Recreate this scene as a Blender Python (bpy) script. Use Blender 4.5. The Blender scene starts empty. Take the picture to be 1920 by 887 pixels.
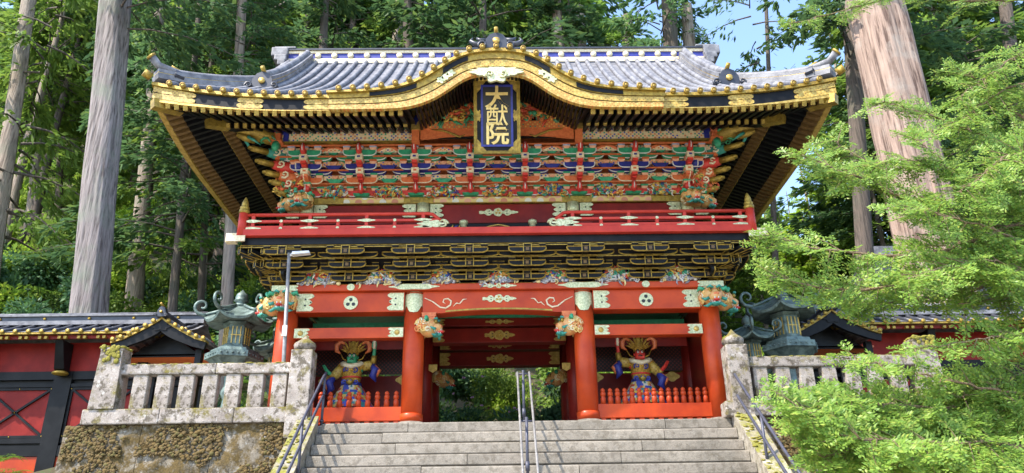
import bpy, bmesh, math, random
from mathutils import Vector, Matrix, Euler, noise
PI = math.pi
S = bpy.context.scene
COL = S.collection
# ------------------------------------------------------------------ camera, sky, sun
def setup_view():
    psi, p, rho = math.radians(1.0), math.radians(23.2), .017
    F = Vector((math.sin(psi)*math.cos(p), math.cos(psi)*math.cos(p), math.sin(p)))
    R0 = Vector((math.cos(psi), -math.sin(psi), 0)); U0 = R0.cross(F)
    R = R0*math.cos(rho)-U0*math.sin(rho); U = U0*math.cos(rho)+R0*math.sin(rho)
    cam = bpy.data.cameras.new('camera'); o = bpy.data.objects.new('camera', cam); COL.objects.link(o)
    m = Matrix((R, U, -F)).transposed().to_4x4(); m.translation = Vector((0.03, -16.29, -2.66))
    o.matrix_world = m
    cam.sensor_fit = 'HORIZONTAL'; cam.sensor_width = 36; cam.lens = 36*1450/1920
    cam.clip_start = .05; cam.clip_end = 2000
    S.camera = o
    w = bpy.data.worlds.new('World'); S.world = w; w.use_nodes = True
    nt = w.node_tree; nt.nodes.clear()
    out = nt.nodes.new('ShaderNodeOutputWorld'); bg = nt.nodes.new('ShaderNodeBackground')
    sky = nt.nodes.new('ShaderNodeTexSky'); sky.sky_type = 'NISHITA'; sky.sun_disc = False
    D = Vector((-.64, -.44, 1)).normalized()
    sky.sun_elevation = math.asin(D.z); sky.sun_rotation = math.atan2(D.x, D.y) % (2*PI)
    sky.air_density = 1.0; sky.dust_density = .9; sky.ozone_density = 1.6
    bg.inputs['Strength'].default_value = .15
    nt.links.new(sky.outputs[0], bg.inputs[0]); nt.links.new(bg.outputs[0], out.inputs[0])
    l = bpy.data.lights.new('sun', 'SUN'); l.energy = 2.6; l.angle = math.radians(.5); l.color = (1, .92, .80)
    so = bpy.data.objects.new('sun', l); COL.objects.link(so)
    so.rotation_euler = D.to_track_quat('Z', 'Y').to_euler()
    v = S.view_settings; v.view_transform = 'Standard'; v.look = 'None'; v.exposure = 1.86; v.gamma = 1
    v.use_curve_mapping = False
    S.render.engine = 'CYCLES'
    S.cycles.max_bounces = 8; S.cycles.diffuse_bounces = 5
setup_view()

# ------------------------------------------------------------------ helpers
class MB:
    """collects faces (with a material slot each) and links them as one mesh object"""
    def __init__(s): s.v = []; s.f = []; s.m = []; s.T = None; s.mi = 0; s.sm = []
    def add(s, vs, fs, smooth=False):
        b = len(s.v)
        if s.T is not None: vs = [s.T @ Vector(q) for q in vs]
        s.v.extend([tuple(q) for q in vs])
        for f in fs:
            s.f.append([i+b for i in f]); s.m.append(s.mi); s.sm.append(smooth)
        return s
    def box(s, x0, x1, y0, y1, z0, z1):
        vs = [(x0,y0,z0),(x1,y0,z0),(x1,y1,z0),(x0,y1,z0),(x0,y0,z1),(x1,y0,z1),(x1,y1,z1),(x0,y1,z1)]
        return s.add(vs, [(0,3,2,1),(4,5,6,7),(0,1,5,4),(1,2,6,5),(2,3,7,6),(3,0,4,7)])
    def hexa(s, b, t):
        """box from bottom quad b and top quad t"""
        return s.add(list(b)+list(t), [(0,3,2,1),(4,5,6,7),(0,1,5,4),(1,2,6,5),(2,3,7,6),(3,0,4,7)])
    def bbox(s, x0, x1, y0, y1, z0, z1, c=.02):
        """box with chamfered edges"""
        bm = bmesh.new()
        r = bmesh.ops.create_cube(bm, size=1)
        for q in bm.verts:
            q.co = Vector(((x0+x1)/2+q.co.x*(x1-x0), (y0+y1)/2+q.co.y*(y1-y0), (z0+z1)/2+q.co.z*(z1-z0)))
        bmesh.ops.bevel(bm, geom=list(bm.edges), offset=c, segments=2, affect='EDGES', profile=.6)
        bm.verts.index_update()
        s.add([q.co.copy() for q in bm.verts], [[q.index for q in f.verts] for f in bm.faces]); bm.free(); return s
    def beam(s, a, b, w, h, up=(0,0,1)):
        a = Vector(a); b = Vector(b); d = (b-a).normalized(); u = Vector(up)
        sx = d.cross(u).normalized(); u = sx.cross(d)
        q = [sx*(-w/2)-u*(h/2), sx*(w/2)-u*(h/2), sx*(w/2)+u*(h/2), sx*(-w/2)+u*(h/2)]
        return s.add([a+k for k in q]+[b+k for k in q], [(0,1,2,3),(7,6,5,4),(0,4,5,1),(1,5,6,2),(2,6,7,3),(3,7,4,0)])
    def tube(s, pts, r, n=6, cap=True, smooth=True):
        pts = [Vector(p) for p in pts]; k = len(pts)
        rr = r if isinstance(r, (list, tuple)) else [r]*k
        vs = []; ref = None
        for i, p in enumerate(pts):
            d = (pts[min(i+1,k-1)]-pts[max(i-1,0)]).normalized()
            if ref is None:
                ref = Vector((0,0,1)) if abs(d.z) < .9 else Vector((1,0,0))
            a = d.cross(ref)
            if a.length < 1e-4: a = d.orthogonal()
            a.normalize(); b = a.cross(d).normalized(); ref = b
            for j in range(n):
                t = 2*PI*j/n; vs.append(p+(a*math.cos(t)+b*math.sin(t))*rr[i])
        fs = [(i*n+j, i*n+(j+1)%n, (i+1)*n+(j+1)%n, (i+1)*n+j) for i in range(k-1) for j in range(n)]
        if cap: fs += [tuple(range(n))[::-1], tuple((k-1)*n+j for j in range(n))]
        return s.add(vs, fs, smooth)
    def lathe(s, prof, n=20, c=(0,0,0), smooth=True, cap=True, sx=1, sy=1):
        k = len(prof)
        vs = [(c[0]+r*math.cos(2*PI*j/n)*sx, c[1]+r*math.sin(2*PI*j/n)*sy, c[2]+z) for r, z in prof for j in range(n)]
        fs = [(i*n+j, i*n+(j+1)%n, (i+1)*n+(j+1)%n, (i+1)*n+j) for i in range(k-1) for j in range(n)]
        if cap: fs += [tuple(range(n))[::-1], tuple((k-1)*n+j for j in range(n))]
        return s.add(vs, fs, smooth)
    def cyl(s, a, b, r, n=12): return s.tube([a, b], r, n, True)
    def prism(s, poly, y0, y1, plane='xz'):
        """polygon (list of 2d points, counter-clockwise) pushed from y0 to y1"""
        n = len(poly)
        if plane == 'xz': A = [(p[0],y0,p[1]) for p in poly]; B = [(p[0],y1,p[1]) for p in poly]
        elif plane == 'yz': A = [(y0,p[0],p[1]) for p in poly]; B = [(y1,p[0],p[1]) for p in poly]
        else: A = [(p[0],p[1],y0) for p in poly]; B = [(p[0],p[1],y1) for p in poly]
        return s.add(A+B, [tuple(range(n)), tuple(range(2*n-1,n-1,-1))]+[(i,n+i,n+(i+1)%n,(i+1)%n) for i in range(n)])
    def strip(s, top, bot, y0, y1):
        """band between two xz polylines, pushed from y0 to y1"""
        n = len(top)
        vs = [(p[0],y0,p[1]) for p in top]+[(p[0],y0,p[1]) for p in bot]+[(p[0],y1,p[1]) for p in top]+[(p[0],y1,p[1]) for p in bot]
        fs = []
        for i in range(n-1):
            fs += [(i,n+i,n+i+1,i+1), (2*n+i,2*n+i+1,3*n+i+1,3*n+i), (i,i+1,2*n+i+1,2*n+i), (n+i,3*n+i,3*n+i+1,n+i+1)]
        fs += [(0,2*n,3*n,n), (n-1,2*n-1,4*n-1,3*n-1)]
        return s.add(vs, fs)
    def ball(s, c, r, n=8, m=6, sz=1, sx=1, sy=1):
        prof = [(max(.001, r*math.sin(PI*i/m)), -r*sz*math.cos(PI*i/m)) for i in range(m+1)]
        return s.lathe(prof, n, c, True, True, sx, sy)
    def grid(s, P, smooth=True):
        """P[i][j] points"""
        a = len(P); b = len(P[0]); vs = [q for row in P for q in row]
        return s.add(vs, [(i*b+j, i*b+j+1, (i+1)*b+j+1, (i+1)*b+j) for i in range(a-1) for j in range(b-1)], smooth)
    def mesh(s, name, mats):
        me = bpy.data.meshes.new(name); me.from_pydata(s.v, [], s.f)
        for m in (mats if isinstance(mats, (list, tuple)) else [mats]): me.materials.append(m)
        if s.f:
            me.polygons.foreach_set('material_index', s.m); me.polygons.foreach_set('use_smooth', s.sm)
        me.update(); return me
    def build(s, name, mats, parent=None, loc=None):
        me = s.mesh(name, mats)
        bm = bmesh.new(); bm.from_mesh(me); bmesh.ops.recalc_face_normals(bm, faces=bm.faces); bm.to_mesh(me); bm.free()
        return link(name, me, parent, loc)
def link(name, me, parent=None, loc=None, rz=0):
    o = bpy.data.objects.new(name, me); COL.objects.link(o)
    if parent: o.parent = parent
    if loc: o.location = loc
    if rz: o.rotation_euler = (0,0,rz)
    return o
def tag(o, label=None, cat=None, group=None, kind=None):
    if label: o['label'] = label
    if cat: o['category'] = cat
    if group: o['group'] = group
    if kind: o['kind'] = kind
    return o
def thing(name, label, cat, loc=(0,0,0), rz=0, group=None):
    o = bpy.data.objects.new(name, None); COL.objects.link(o); o.empty_display_size = .2
    o.location = loc; o.rotation_euler = (0,0,rz)
    return tag(o, label, cat, group)
def copy_tree(o, parent=None):
    c = o.copy(); COL.objects.link(c); c.parent = parent
    for ch in list(o.children): copy_tree(ch, c)
    return c

# ------------------------------------------------------------------ materials
def newmat(name):
    m = bpy.data.materials.new(name); m.use_nodes = True; nt = m.node_tree
    b = nt.nodes['Principled BSDF']
    return m, nt, b
def N(nt, t, **k):
    n = nt.nodes.new(t)
    for a, v in k.items():
        if a in n.inputs: n.inputs[a].default_value = v
        else: setattr(n, a, v)
    return n
def ramp(nt, stops, interp='LINEAR'):
    r = nt.nodes.new('ShaderNodeValToRGB'); e = r.color_ramp; e.interpolation = interp
    while len(e.elements) < len(stops): e.elements.new(.5)
    for q, (p, c) in zip(e.elements, stops): q.position = p; q.color = (*c, 1)
    return r
def pm(name, c, rough=.5, metal=0, c2=None, sc=6, bump=0, bsc=None, coat=0, detail=5, lo=.38, hi=.66, spec=None):
    m, nt, b = newmat(name); L = nt.links.new
    b.inputs['Roughness'].default_value = rough; b.inputs['Metallic'].default_value = metal
    if coat: b.inputs['Coat Weight'].default_value = coat; b.inputs['Coat Roughness'].default_value = .12
    if spec is not None: b.inputs['Specular IOR Level'].default_value = spec
    tc = N(nt, 'ShaderNodeTexCoord')
    if c2 is None: c2 = tuple(k*.72 for k in c)
    n = N(nt, 'ShaderNodeTexNoise', Scale=sc, Detail=detail, Roughness=.62); L(tc.outputs['Object'], n.inputs['Vector'])
    r = ramp(nt, [(lo, c2), (hi, c)]); L(n.outputs['Fac'], r.inputs[0]); L(r.outputs[0], b.inputs['Base Color'])
    if bump:
        n2 = N(nt, 'ShaderNodeTexNoise', Scale=bsc or sc*4, Detail=6); L(tc.outputs['Object'], n2.inputs['Vector'])
        bp = N(nt, 'ShaderNodeBump', Strength=bump, Distance=.03); L(n2.outputs['Fac'], bp.inputs['Height']); L(bp.outputs[0], b.inputs['Normal'])
    return m
M = {}
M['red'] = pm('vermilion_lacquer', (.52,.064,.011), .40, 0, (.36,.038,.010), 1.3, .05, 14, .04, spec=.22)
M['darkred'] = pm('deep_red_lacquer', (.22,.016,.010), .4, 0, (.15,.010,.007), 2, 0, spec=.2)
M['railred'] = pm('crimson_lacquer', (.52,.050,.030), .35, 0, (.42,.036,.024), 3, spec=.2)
M['panelred'] = pm('dull_shaded_red_panel', (.25,.020,.015), .5, 0, (.17,.013,.011), 3, spec=.15)  # dull panel red; also paints eave shade onto the upper panels
M['black'] = pm('black_lacquer', (.011,.011,.012), .45, 0, (.004,.004,.005), 3, spec=.18)
M['gold'] = pm('gilt_metal', (.46,.31,.052), .42, .45, (.24,.155,.028), 13, .45, 55)
M['giltpaint'] = pm('gilt_lettering', (.86,.66,.26), .4, .15, (.70,.50,.15), 10)
M['oldgold'] = pm('aged_gilt', (.66,.46,.13), .42, .5, (.42,.27,.06), 14, .2, 40)
M['pale'] = pm('pale_gilt_fitting', (.72,.68,.42), .4, .45, (.40,.42,.22), 26, .3, 70)
M['carvegold'] = pm('carved_gilt', (.72,.45,.07), .42, .5, (.30,.15,.02), 40, .9, 55)
M['tile'] = pm('copper_roof_tile', (.24,.24,.255), .6, 0, (.10,.10,.115), 4.5, .2, 30)
M['tiledark'] = pm('dark_roof_tile', (.055,.060,.075), .42, .2, (.035,.038,.05), 6)
M['navy'] = pm('ultramarine_paint', (.028,.038,.27), .5, 0, (.02,.026,.19), 10)
M['blue'] = pm('blue_paint', (.05,.09,.48), .5, 0, (.035,.05,.32), 14)
M['green'] = pm('green_paint', (.05,.38,.19), .5, 0, (.03,.26,.13), 14)
M['teal'] = pm('teal_paint', (.05,.33,.25), .5, 0, (.03,.22,.17), 14)
M['orange'] = pm('orange_red_paint', (.68,.19,.06), .5, 0, (.54,.12,.035), 16)
M['scarlet'] = pm('scarlet_paint', (.68,.05,.035), .5, 0, (.50,.035,.025), 12)
M['salmon'] = pm('salmon_paint', (.76,.42,.26), .5, 0, (.62,.26,.13), 20)
M['cream'] = pm('cream_paint', (.80,.72,.52), .5, 0, (.62,.50,.3), 20)
M['lionskin'] = pm('lion_face_paint', (.66,.24,.08), .5, 0, (.60,.40,.14), 14)
M['bronze'] = pm('verdigris_bronze', (.17,.235,.215), .55, .2, (.055,.085,.08), 6, .25, 30, lo=.35, hi=.62)
M['white'] = pm('white_paint', (.80,.78,.72), .5)
M['steelblue'] = pm('grey_blue_paint', (.36,.44,.56), .5, 0, (.26,.3,.42), 14)
M['ink'] = pm('ink_black', (.02,.02,.02), .5)
M['metal'] = pm('handrail_steel', (.075,.080,.115), .5, .2, (.05,.052,.075), 9)
M['galv'] = pm('galvanised_steel', (.34,.33,.32), .5, .4, (.22,.215,.21), 9)
M['lampw'] = pm('lamp_head_white', (.78,.78,.78), .35)

def mat_polychrome(name, cols, rough=.5, bump=0):
    """each carved curl takes one paint colour"""
    m, nt, b = newmat(name); L = nt.links.new
    g = N(nt, 'ShaderNodeNewGeometry')
    k = len(cols); r = ramp(nt, [(i/k, c) for i, c in enumerate(cols)], 'CONSTANT')
    L(g.outputs['Random Per Island'], r.inputs[0]); L(r.outputs[0], b.inputs['Base Color'])
    b.inputs['Roughness'].default_value = rough; b.inputs['Metallic'].default_value = .1
    return m
M['poly'] = mat_polychrome('polychrome_carving', [(.70,.46,.08),(.62,.12,.03),(.05,.30,.14),(.70,.46,.08),(.72,.70,.6),(.04,.06,.30),(.60,.30,.06),(.06,.34,.24),(.55,.05,.03)])
M['polyfire'] = mat_polychrome('flame_carving', [(.60,.12,.03),(.64,.20,.05),(.05,.28,.12),(.66,.40,.07),(.55,.07,.03),(.07,.20,.10),(.5,.12,.04)])
M['polylion'] = mat_polychrome('lion_mane_paint', [(.74,.50,.16),(.70,.34,.10),(.74,.66,.45),(.66,.2,.06),(.74,.54,.2)])
M['mossbrown'] = mat_polychrome('brown_moss', [(.12,.085,.03),(.10,.065,.022),(.14,.095,.035),(.11,.09,.028),(.085,.058,.02),(.13,.085,.025)], .95)
M['polywave'] = mat_polychrome('wave_carving', [(.62,.6,.55),(.20,.20,.24),(.45,.42,.4),(.7,.55,.25),(.3,.3,.36)])
M['polyrobe'] = mat_polychrome('brocade', [(.05,.08,.36),(.50,.09,.04),(.66,.43,.08),(.60,.54,.42),(.05,.22,.2),(.06,.08,.30),(.62,.40,.1)])

def mat_lattice(name, base, cols, sc, thr=.30, ring=None):
    """small painted blossoms on a regular grid"""
    m, nt, b = newmat(name); L = nt.links.new
    tc = N(nt, 'ShaderNodeTexCoord'); mp = N(nt, 'ShaderNodeMapping')
    mp.inputs['Scale'].default_value = (sc, 0, sc); mp.inputs['Rotation'].default_value = (0, PI/4, 0)
    L(tc.outputs['Object'], mp.inputs['Vector'])
    vo = N(nt, 'ShaderNodeTexVoronoi', Scale=1.0, Randomness=0.0); L(mp.outputs[0], vo.inputs['Vector'])
    sep = N(nt, 'ShaderNodeSeparateColor'); L(vo.outputs['Color'], sep.inputs[0])
    k = len(cols); r = ramp(nt, [(i/k, c) for i, c in enumerate(cols)], 'CONSTANT'); L(sep.outputs[0], r.inputs[0])
    lt = N(nt, 'ShaderNodeMath', operation='LESS_THAN'); lt.inputs[1].default_value = thr; L(vo.outputs['Distance'], lt.inputs[0])
    mx = N(nt, 'ShaderNodeMix', data_type='RGBA'); L(lt.outputs[0], mx.inputs['Factor'])
    mx.inputs[6].default_value = (*base, 1); L(r.outputs[0], mx.inputs[7])
    L(mx.outputs[2], b.inputs['Base Color']); b.inputs['Roughness'].default_value = .5
    return m
M['brocade'] = mat_lattice('blossom_lattice', (.80,.60,.34), [(.06,.10,.42),(.06,.36,.2),(.74,.22,.09),(.82,.7,.42)], 15, .33)
M['salmonlat'] = mat_lattice('salmon_lattice', (.76,.36,.18), [(.84,.74,.5),(.06,.36,.2),(.08,.12,.45),(.84,.6,.2)], 14, .27)
M['goldlat'] = mat_lattice('chased_gilt', (.42,.29,.055), [(.24,.13,.03),(.5,.38,.12),(.30,.18,.04)], 17, .30)
M['goldorange'] = mat_lattice('chased_orange_gilt', (.46,.28,.06), [(.48,.16,.04),(.26,.14,.03),(.5,.40,.14)], 19, .32)
M['mosstuft'] = pm('moss_cushion', (.30,.26,.035), .95, 0, (.13,.12,.02), 30, .6, 60)

M['orangelat'] = mat_lattice('orange_lattice', (.60,.17,.05), [(.66,.40,.10),(.05,.25,.13),(.66,.42,.1)], 13, .26)
M['diamond'] = mat_lattice('gilt_diamond_band', (.62,.45,.15), [(.62,.30,.2),(.62,.6,.5),(.5,.2,.12)], 5, .40)
M['mesh'] = mat_lattice('dark_red_lattice', (.020,.006,.006), [(.16,.02,.012)], 15, .30)
M['flyrod'] = pm('rafter_brown_gold', (.20,.115,.035), .5, .2, (.11,.06,.02), 12)

def mat_stone(name, c, c2, moss=0, mosscol=(.42,.34,.03), dark=.35, sc=3.0):
    m, nt, b = newmat(name); L = nt.links.new
    tc = N(nt, 'ShaderNodeTexCoord')
    def nz(s, d=6, r=.6, off=0):
        mp = N(nt, 'ShaderNodeMapping'); mp.inputs['Location'].default_value = (off, off*.7, off*.3); L(tc.outputs['Object'], mp.inputs[0])
        n = N(nt, 'ShaderNodeTexNoise', Scale=s, Detail=d, Roughness=r); L(mp.outputs[0], n.inputs['Vector']); return n.outputs['Fac']
    base = ramp(nt, [(.3, c2), (.62, c)]); L(nz(sc), base.inputs[0])
    gr = ramp(nt, [(.35, (.62,.62,.62)), (.65, (1.12,1.12,1.12))]); L(nz(60, 3, .8, 3), gr.inputs[0])
    mu = N(nt, 'ShaderNodeMix', data_type='RGBA', blend_type='MULTIPLY'); mu.inputs['Factor'].default_value = .8
    L(base.outputs[0], mu.inputs[6]); L(gr.outputs[0], mu.inputs[7])
    # dark lichen blotches
    dk = ramp(nt, [(.50, (0,0,0)), (.58, (1,1,1))]); L(nz(6.5, 8, .7, 7), dk.inputs[0])
    dm = N(nt, 'ShaderNodeMath', operation='MULTIPLY'); dm.inputs[1].default_value = dark; L(dk.outputs[0], dm.inputs[0])
    m1 = N(nt, 'ShaderNodeMix', data_type='RGBA'); L(dm.outputs[0], m1.inputs['Factor']); L(mu.outputs[2], m1.inputs[6]); m1.inputs[7].default_value = (.07,.055,.035,1)
    # pale lichen
    wl = ramp(nt, [(.60, (0,0,0)), (.64, (1,1,1))]); L(nz(11, 6, .65, 13), wl.inputs[0])
    wm = N(nt, 'ShaderNodeMath', operation='MULTIPLY'); wm.inputs[1].default_value = .7*min(1, dark*2)*(.15 if name == 'granite_step' else 1); L(wl.outputs[0], wm.inputs[0])
    m2 = N(nt, 'ShaderNodeMix', data_type='RGBA'); L(wm.outputs[0], m2.inputs['Factor']); L(m1.outputs[2], m2.inputs[6]); m2.inputs[7].default_value = (.56,.54,.50,1)
    oi = N(nt, 'ShaderNodeObjectInfo'); mr = N(nt, 'ShaderNodeMapRange'); mr.inputs['To Min'].default_value = .80; mr.inputs['To Max'].default_value = 1.14; L(oi.outputs['Random'], mr.inputs[0])
    hv = N(nt, 'ShaderNodeHueSaturation'); L(mr.outputs[0], hv.inputs['Value']); L(m2.outputs[2], hv.inputs['Color'])
    last = hv
    if moss:
        g = N(nt, 'ShaderNodeNewGeometry'); sp = N(nt, 'ShaderNodeSeparateXYZ'); L(g.outputs['Normal'], sp.inputs[0])
        a = N(nt, 'ShaderNodeMath', operation='MULTIPLY'); a.inputs[1].default_value = .24; L(sp.outputs['Z'], a.inputs[0])
        ad = N(nt, 'ShaderNodeMath', operation='ADD'); L(a.outputs[0], ad.inputs[0]); L(nz(3.6, 9, .74, 21), ad.inputs[1])
        r = ramp(nt, [(.66-moss, (0,0,0)), (.80-moss, (1,1,1))]); L(ad.outputs[0], r.inputs[0])
        mc = ramp(nt, [(.35, tuple(k*.45 for k in mosscol)), (.65, mosscol)]); L(nz(30, 4, .7, 31), mc.inputs[0])
        m3 = N(nt, 'ShaderNodeMix', data_type='RGBA'); L(r.outputs[0], m3.inputs['Factor']); L(hv.outputs[0], m3.inputs[6]); L(mc.outputs[0], m3.inputs[7])
        last = m3
    L(last.outputs[0] if last is hv else last.outputs[2], b.inputs['Base Color']); b.inputs['Roughness'].default_value = .9
    bp = N(nt, 'ShaderNodeBump', Strength=.7, Distance=.03); L(nz(14, 8, .75, 5), bp.inputs['Height']); L(bp.outputs[0], b.inputs['Normal'])
    return m
M['step'] = mat_stone('granite_step', (.285,.25,.205), (.18,.16,.13), .0, dark=.42, sc=1.4)
M['stone'] = mat_stone('lichen_stone', (.42,.37,.33), (.25,.21,.18), .145, (.22,.18,.035), .85)
M['mossy'] = mat_stone('mossy_wall_stone', (.38,.34,.28), (.22,.18,.13), .235, (.13,.085,.022), .95, 1.8)
M['curb'] = mat_stone('moss_slope_stone', (.42,.38,.31), (.30,.26,.18), .03, (.26,.25,.035), .5)

def mat_bark(name, c, c2, sc=1.0, c3=None):
    m, nt, b = newmat(name); L = nt.links.new
    tc = N(nt, 'ShaderNodeTexCoord'); mp = N(nt, 'ShaderNodeMapping'); mp.inputs['Scale'].default_value = (9*sc, 9*sc, .55*sc); L(tc.outputs['Object'], mp.inputs[0])
    n = N(nt, 'ShaderNodeTexNoise', Scale=1.6, Detail=7, Roughness=.66); L(mp.outputs[0], n.inputs['Vector'])
    r = ramp(nt, [(.38, c2), (.5, tuple(a*.7+e*.3 for a, e in zip(c, c2))), (.64, c)]); L(n.outputs['Fac'], r.inputs[0])
    n3 = N(nt, 'ShaderNodeTexNoise', Scale=.9, Detail=6, Roughness=.7); L(tc.outputs['Object'], n3.inputs['Vector'])
    r3 = ramp(nt, [(.5, (0,0,0)), (.68, (.75,.75,.75))]); L(n3.outputs['Fac'], r3.inputs[0])
    mx = N(nt, 'ShaderNodeMix', data_type='RGBA'); L(r3.outputs[0], mx.inputs['Factor']); L(r.outputs[0], mx.inputs[6]); mx.inputs[7].default_value = (*(c3 or c2), 1)
    L(mx.outputs[2], b.inputs['Base Color']); b.inputs['Roughness'].default_value = .9
    bp = N(nt, 'ShaderNodeBump', Strength=1, Distance=.06); L(n.outputs['Fac'], bp.inputs['Height']); L(bp.outputs[0], b.inputs['Normal'])
    return m
M['bark_pale'] = mat_bark('pale_cypress_bark', (.30,.26,.25), (.09,.072,.066), 1, (.20,.22,.17))
M['bark_red'] = mat_bark('red_cedar_bark', (.37,.265,.21), (.085,.05,.038), .6, (.34,.30,.26))
M['bark_dark'] = mat_bark('dark_bark', (.13,.10,.08), (.05,.04,.032), 1, (.09,.09,.06))
M['bark_mid'] = mat_bark('grey_brown_bark', (.36,.29,.23), (.15,.11,.085), 1, (.2,.19,.14))
M['twig'] = mat_bark('twig_bark', (.34,.25,.15), (.16,.10,.055), 4)

def mat_leaf(name, cols, trans=.5, rough=.55):
    m = bpy.data.materials.new(name); m.use_nodes = True; nt = m.node_tree; nt.nodes.clear(); L = nt.links.new
    out = N(nt, 'ShaderNodeOutputMaterial'); g = N(nt, 'ShaderNodeNewGeometry')
    oi = N(nt, 'ShaderNodeObjectInfo')
    k = len(cols); r = ramp(nt, [(i/max(1,k-1), c) for i, c in enumerate(cols)]); L(g.outputs['Random Per Island'], r.inputs[0])
    hs = N(nt, 'ShaderNodeHueSaturation'); L(r.outputs[0], hs.inputs['Color'])
    mr = N(nt, 'ShaderNodeMapRange'); mr.inputs['To Min'].default_value = .75; mr.inputs['To Max'].default_value = 1.25; L(oi.outputs['Random'], mr.inputs[0]); L(mr.outputs[0], hs.inputs['Value'])
    d = N(nt, 'ShaderNodeBsdfPrincipled'); L(hs.outputs[0], d.inputs['Base Color']); d.inputs['Roughness'].default_value = rough; d.inputs['Specular IOR Level'].default_value = .3
    t = N(nt, 'ShaderNodeBsdfTranslucent'); L(hs.outputs[0], t.inputs['Color'])
    mx = N(nt, 'ShaderNodeMixShader'); mx.inputs[0].default_value = trans
    L(d.outputs[0], mx.inputs[1]); L(t.outputs[0], mx.inputs[2]); L(mx.outputs[0], out.inputs[0])
    return m
M['leaf_dark'] = mat_leaf('dark_conifer_leaf', [(.06,.12,.05),(.095,.18,.06),(.07,.145,.065),(.17,.25,.06)], .45)  # dark conifer green with the shade of the wood painted in
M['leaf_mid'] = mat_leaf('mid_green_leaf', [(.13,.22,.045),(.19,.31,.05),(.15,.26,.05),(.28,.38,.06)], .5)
M['leaf_lit'] = mat_leaf('painted_sunlit_leaf', [(.22,.36,.04),(.32,.47,.05),(.26,.40,.05),(.42,.50,.07)], .55)  # sunlight painted into a lighter, yellower leaf colour
M['leaf_near'] = mat_leaf('fresh_hemlock_leaf', [(.15,.29,.05),(.25,.41,.065),(.33,.48,.075),(.19,.35,.07),(.46,.52,.10)], .45, .4)
M['leaf_shrub'] = mat_leaf('shrub_leaf', [(.045,.10,.05),(.075,.16,.065),(.10,.21,.07),(.07,.14,.09)], .35)
M['leaf_fern'] = mat_leaf('fern_leaf', [(.10,.20,.03),(.16,.28,.04),(.08,.17,.035)], .45)
M['petal'] = pm('lilac_petal', (.62,.40,.62), .6, 0, (.5,.28,.5))
# ------------------------------------------------------------------ the gate
rnd = random.Random(7)
G = thing('temple_gate', 'two-storey vermilion, black and gold temple gate with tiled roof above the stone stairs', 'temple gate')
PX = [-4.62, -1.85, 1.85, 4.62]; PY = [0, 2.2, 4.4]

def cloud(w, h, k=8, amp=.14, n=64):
    """lobed metal plate outline"""
    return [((w/2)*math.cos(t)*(1+amp*math.cos(k*t)), (h/2)*math.sin(t)*(1+amp*math.cos(k*t))) for t in [2*PI*i/n for i in range(n)]]
def shift(poly, x, z): return [(a+x, b+z) for a, b in poly]
def scallop(x0, x1, z0, z1, lobes=3, amp=.05):
    """plate whose edge at x1 is scalloped"""
    s = 1 if x1 > x0 else -1; pts = [(x0, z0)]
    n = lobes*8
    for i in range(n+1):
        t = i/n; pts.append((x1 - s*amp + s*amp*abs(math.sin(t*PI*lobes)) - s*amp*.8*math.sin(t*PI), z0+(z1-z0)*t))
    pts.append((x0, z1))
    return pts if s > 0 else pts[::-1]
def fitting(parent, poly, y, t=.012, mat='pale', name='metal_fitting', holes=None):
    mb = MB(); mb.prism(poly, y-t, y)
    if holes:
        mb.mi = 1
        for hx, hz, r in holes: mb.prism([(hx+r*math.cos(a*PI/5), hz+r*math.sin(a*PI/5)) for a in range(10)], y-t-.004, y-t)
    return mb.build(name, [M[mat], M['ink']], parent)
def blossom_plate(parent, x, z, y, w, h, mat='pale'):
    """oval plate: a round crest in the middle, leaf scrolls to both sides"""
    mb = MB()
    mb.prism(shift(cloud(h*.95, h*.95, 5, .05), x, z), y-.022, y)
    for s in (-1, 1):
        mb.prism(shift(cloud(w*.34, h*.62, 4, .22), x+s*w*.26, z), y-.014, y)
        mb.prism(shift(cloud(w*.2, h*.34, 3, .2), x+s*w*.43, z), y-.010, y)
    mb.mi = 1
    for s in (-1, 1):
        for q in (-1, 1): mb.prism(shift(cloud(h*.16, h*.1, 2, .1, 12), x+s*w*.24, z+q*h*.13), y-.019, y-.014)
    mb.mi = 2
    for a in (PI/2, PI*7/6, PI*11/6):
        mb.prism(shift(cloud(h*.26, h*.24, 3, .2, 18), x+math.cos(a)*h*.2, z+math.sin(a)*h*.2), y-.027, y-.022)
    return mb.build('blossom_fitting', [M[mat], M['ink'], M['carvegold']], parent)
def crest(parent, x, z, y, r):
    """round gilt crest of three dark hollyhock leaves"""
    mb = MB(); circ = [(x+r*math.cos(a*PI/16), z+r*math.sin(a*PI/16)) for a in range(32)]
    mb.prism(circ, y-.02, y)
    o = mb.build('crest', [M['pale']], parent)
    mb = MB()
    for a in (PI/2, PI/2+2*PI/3, PI/2+4*PI/3):
        ca, sa = math.cos(a), math.sin(a); P = []
        for i in range(24):          # heart leaf pointing at the middle
            t = 2*PI*i/24; u = .30*math.cos(t)*(1-.25*math.sin(t)); w = .26*math.sin(t)+.10*abs(math.cos(t))**.8
            P.append((u*.82*r, (w+.42)*r))
        mb.prism([(x+p*sa+q*ca, z-p*ca+q*sa) for p, q in P], y-.026, y-.02)
    mb.build('leaf_emblem', [M['ink']], o)
    return o

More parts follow.
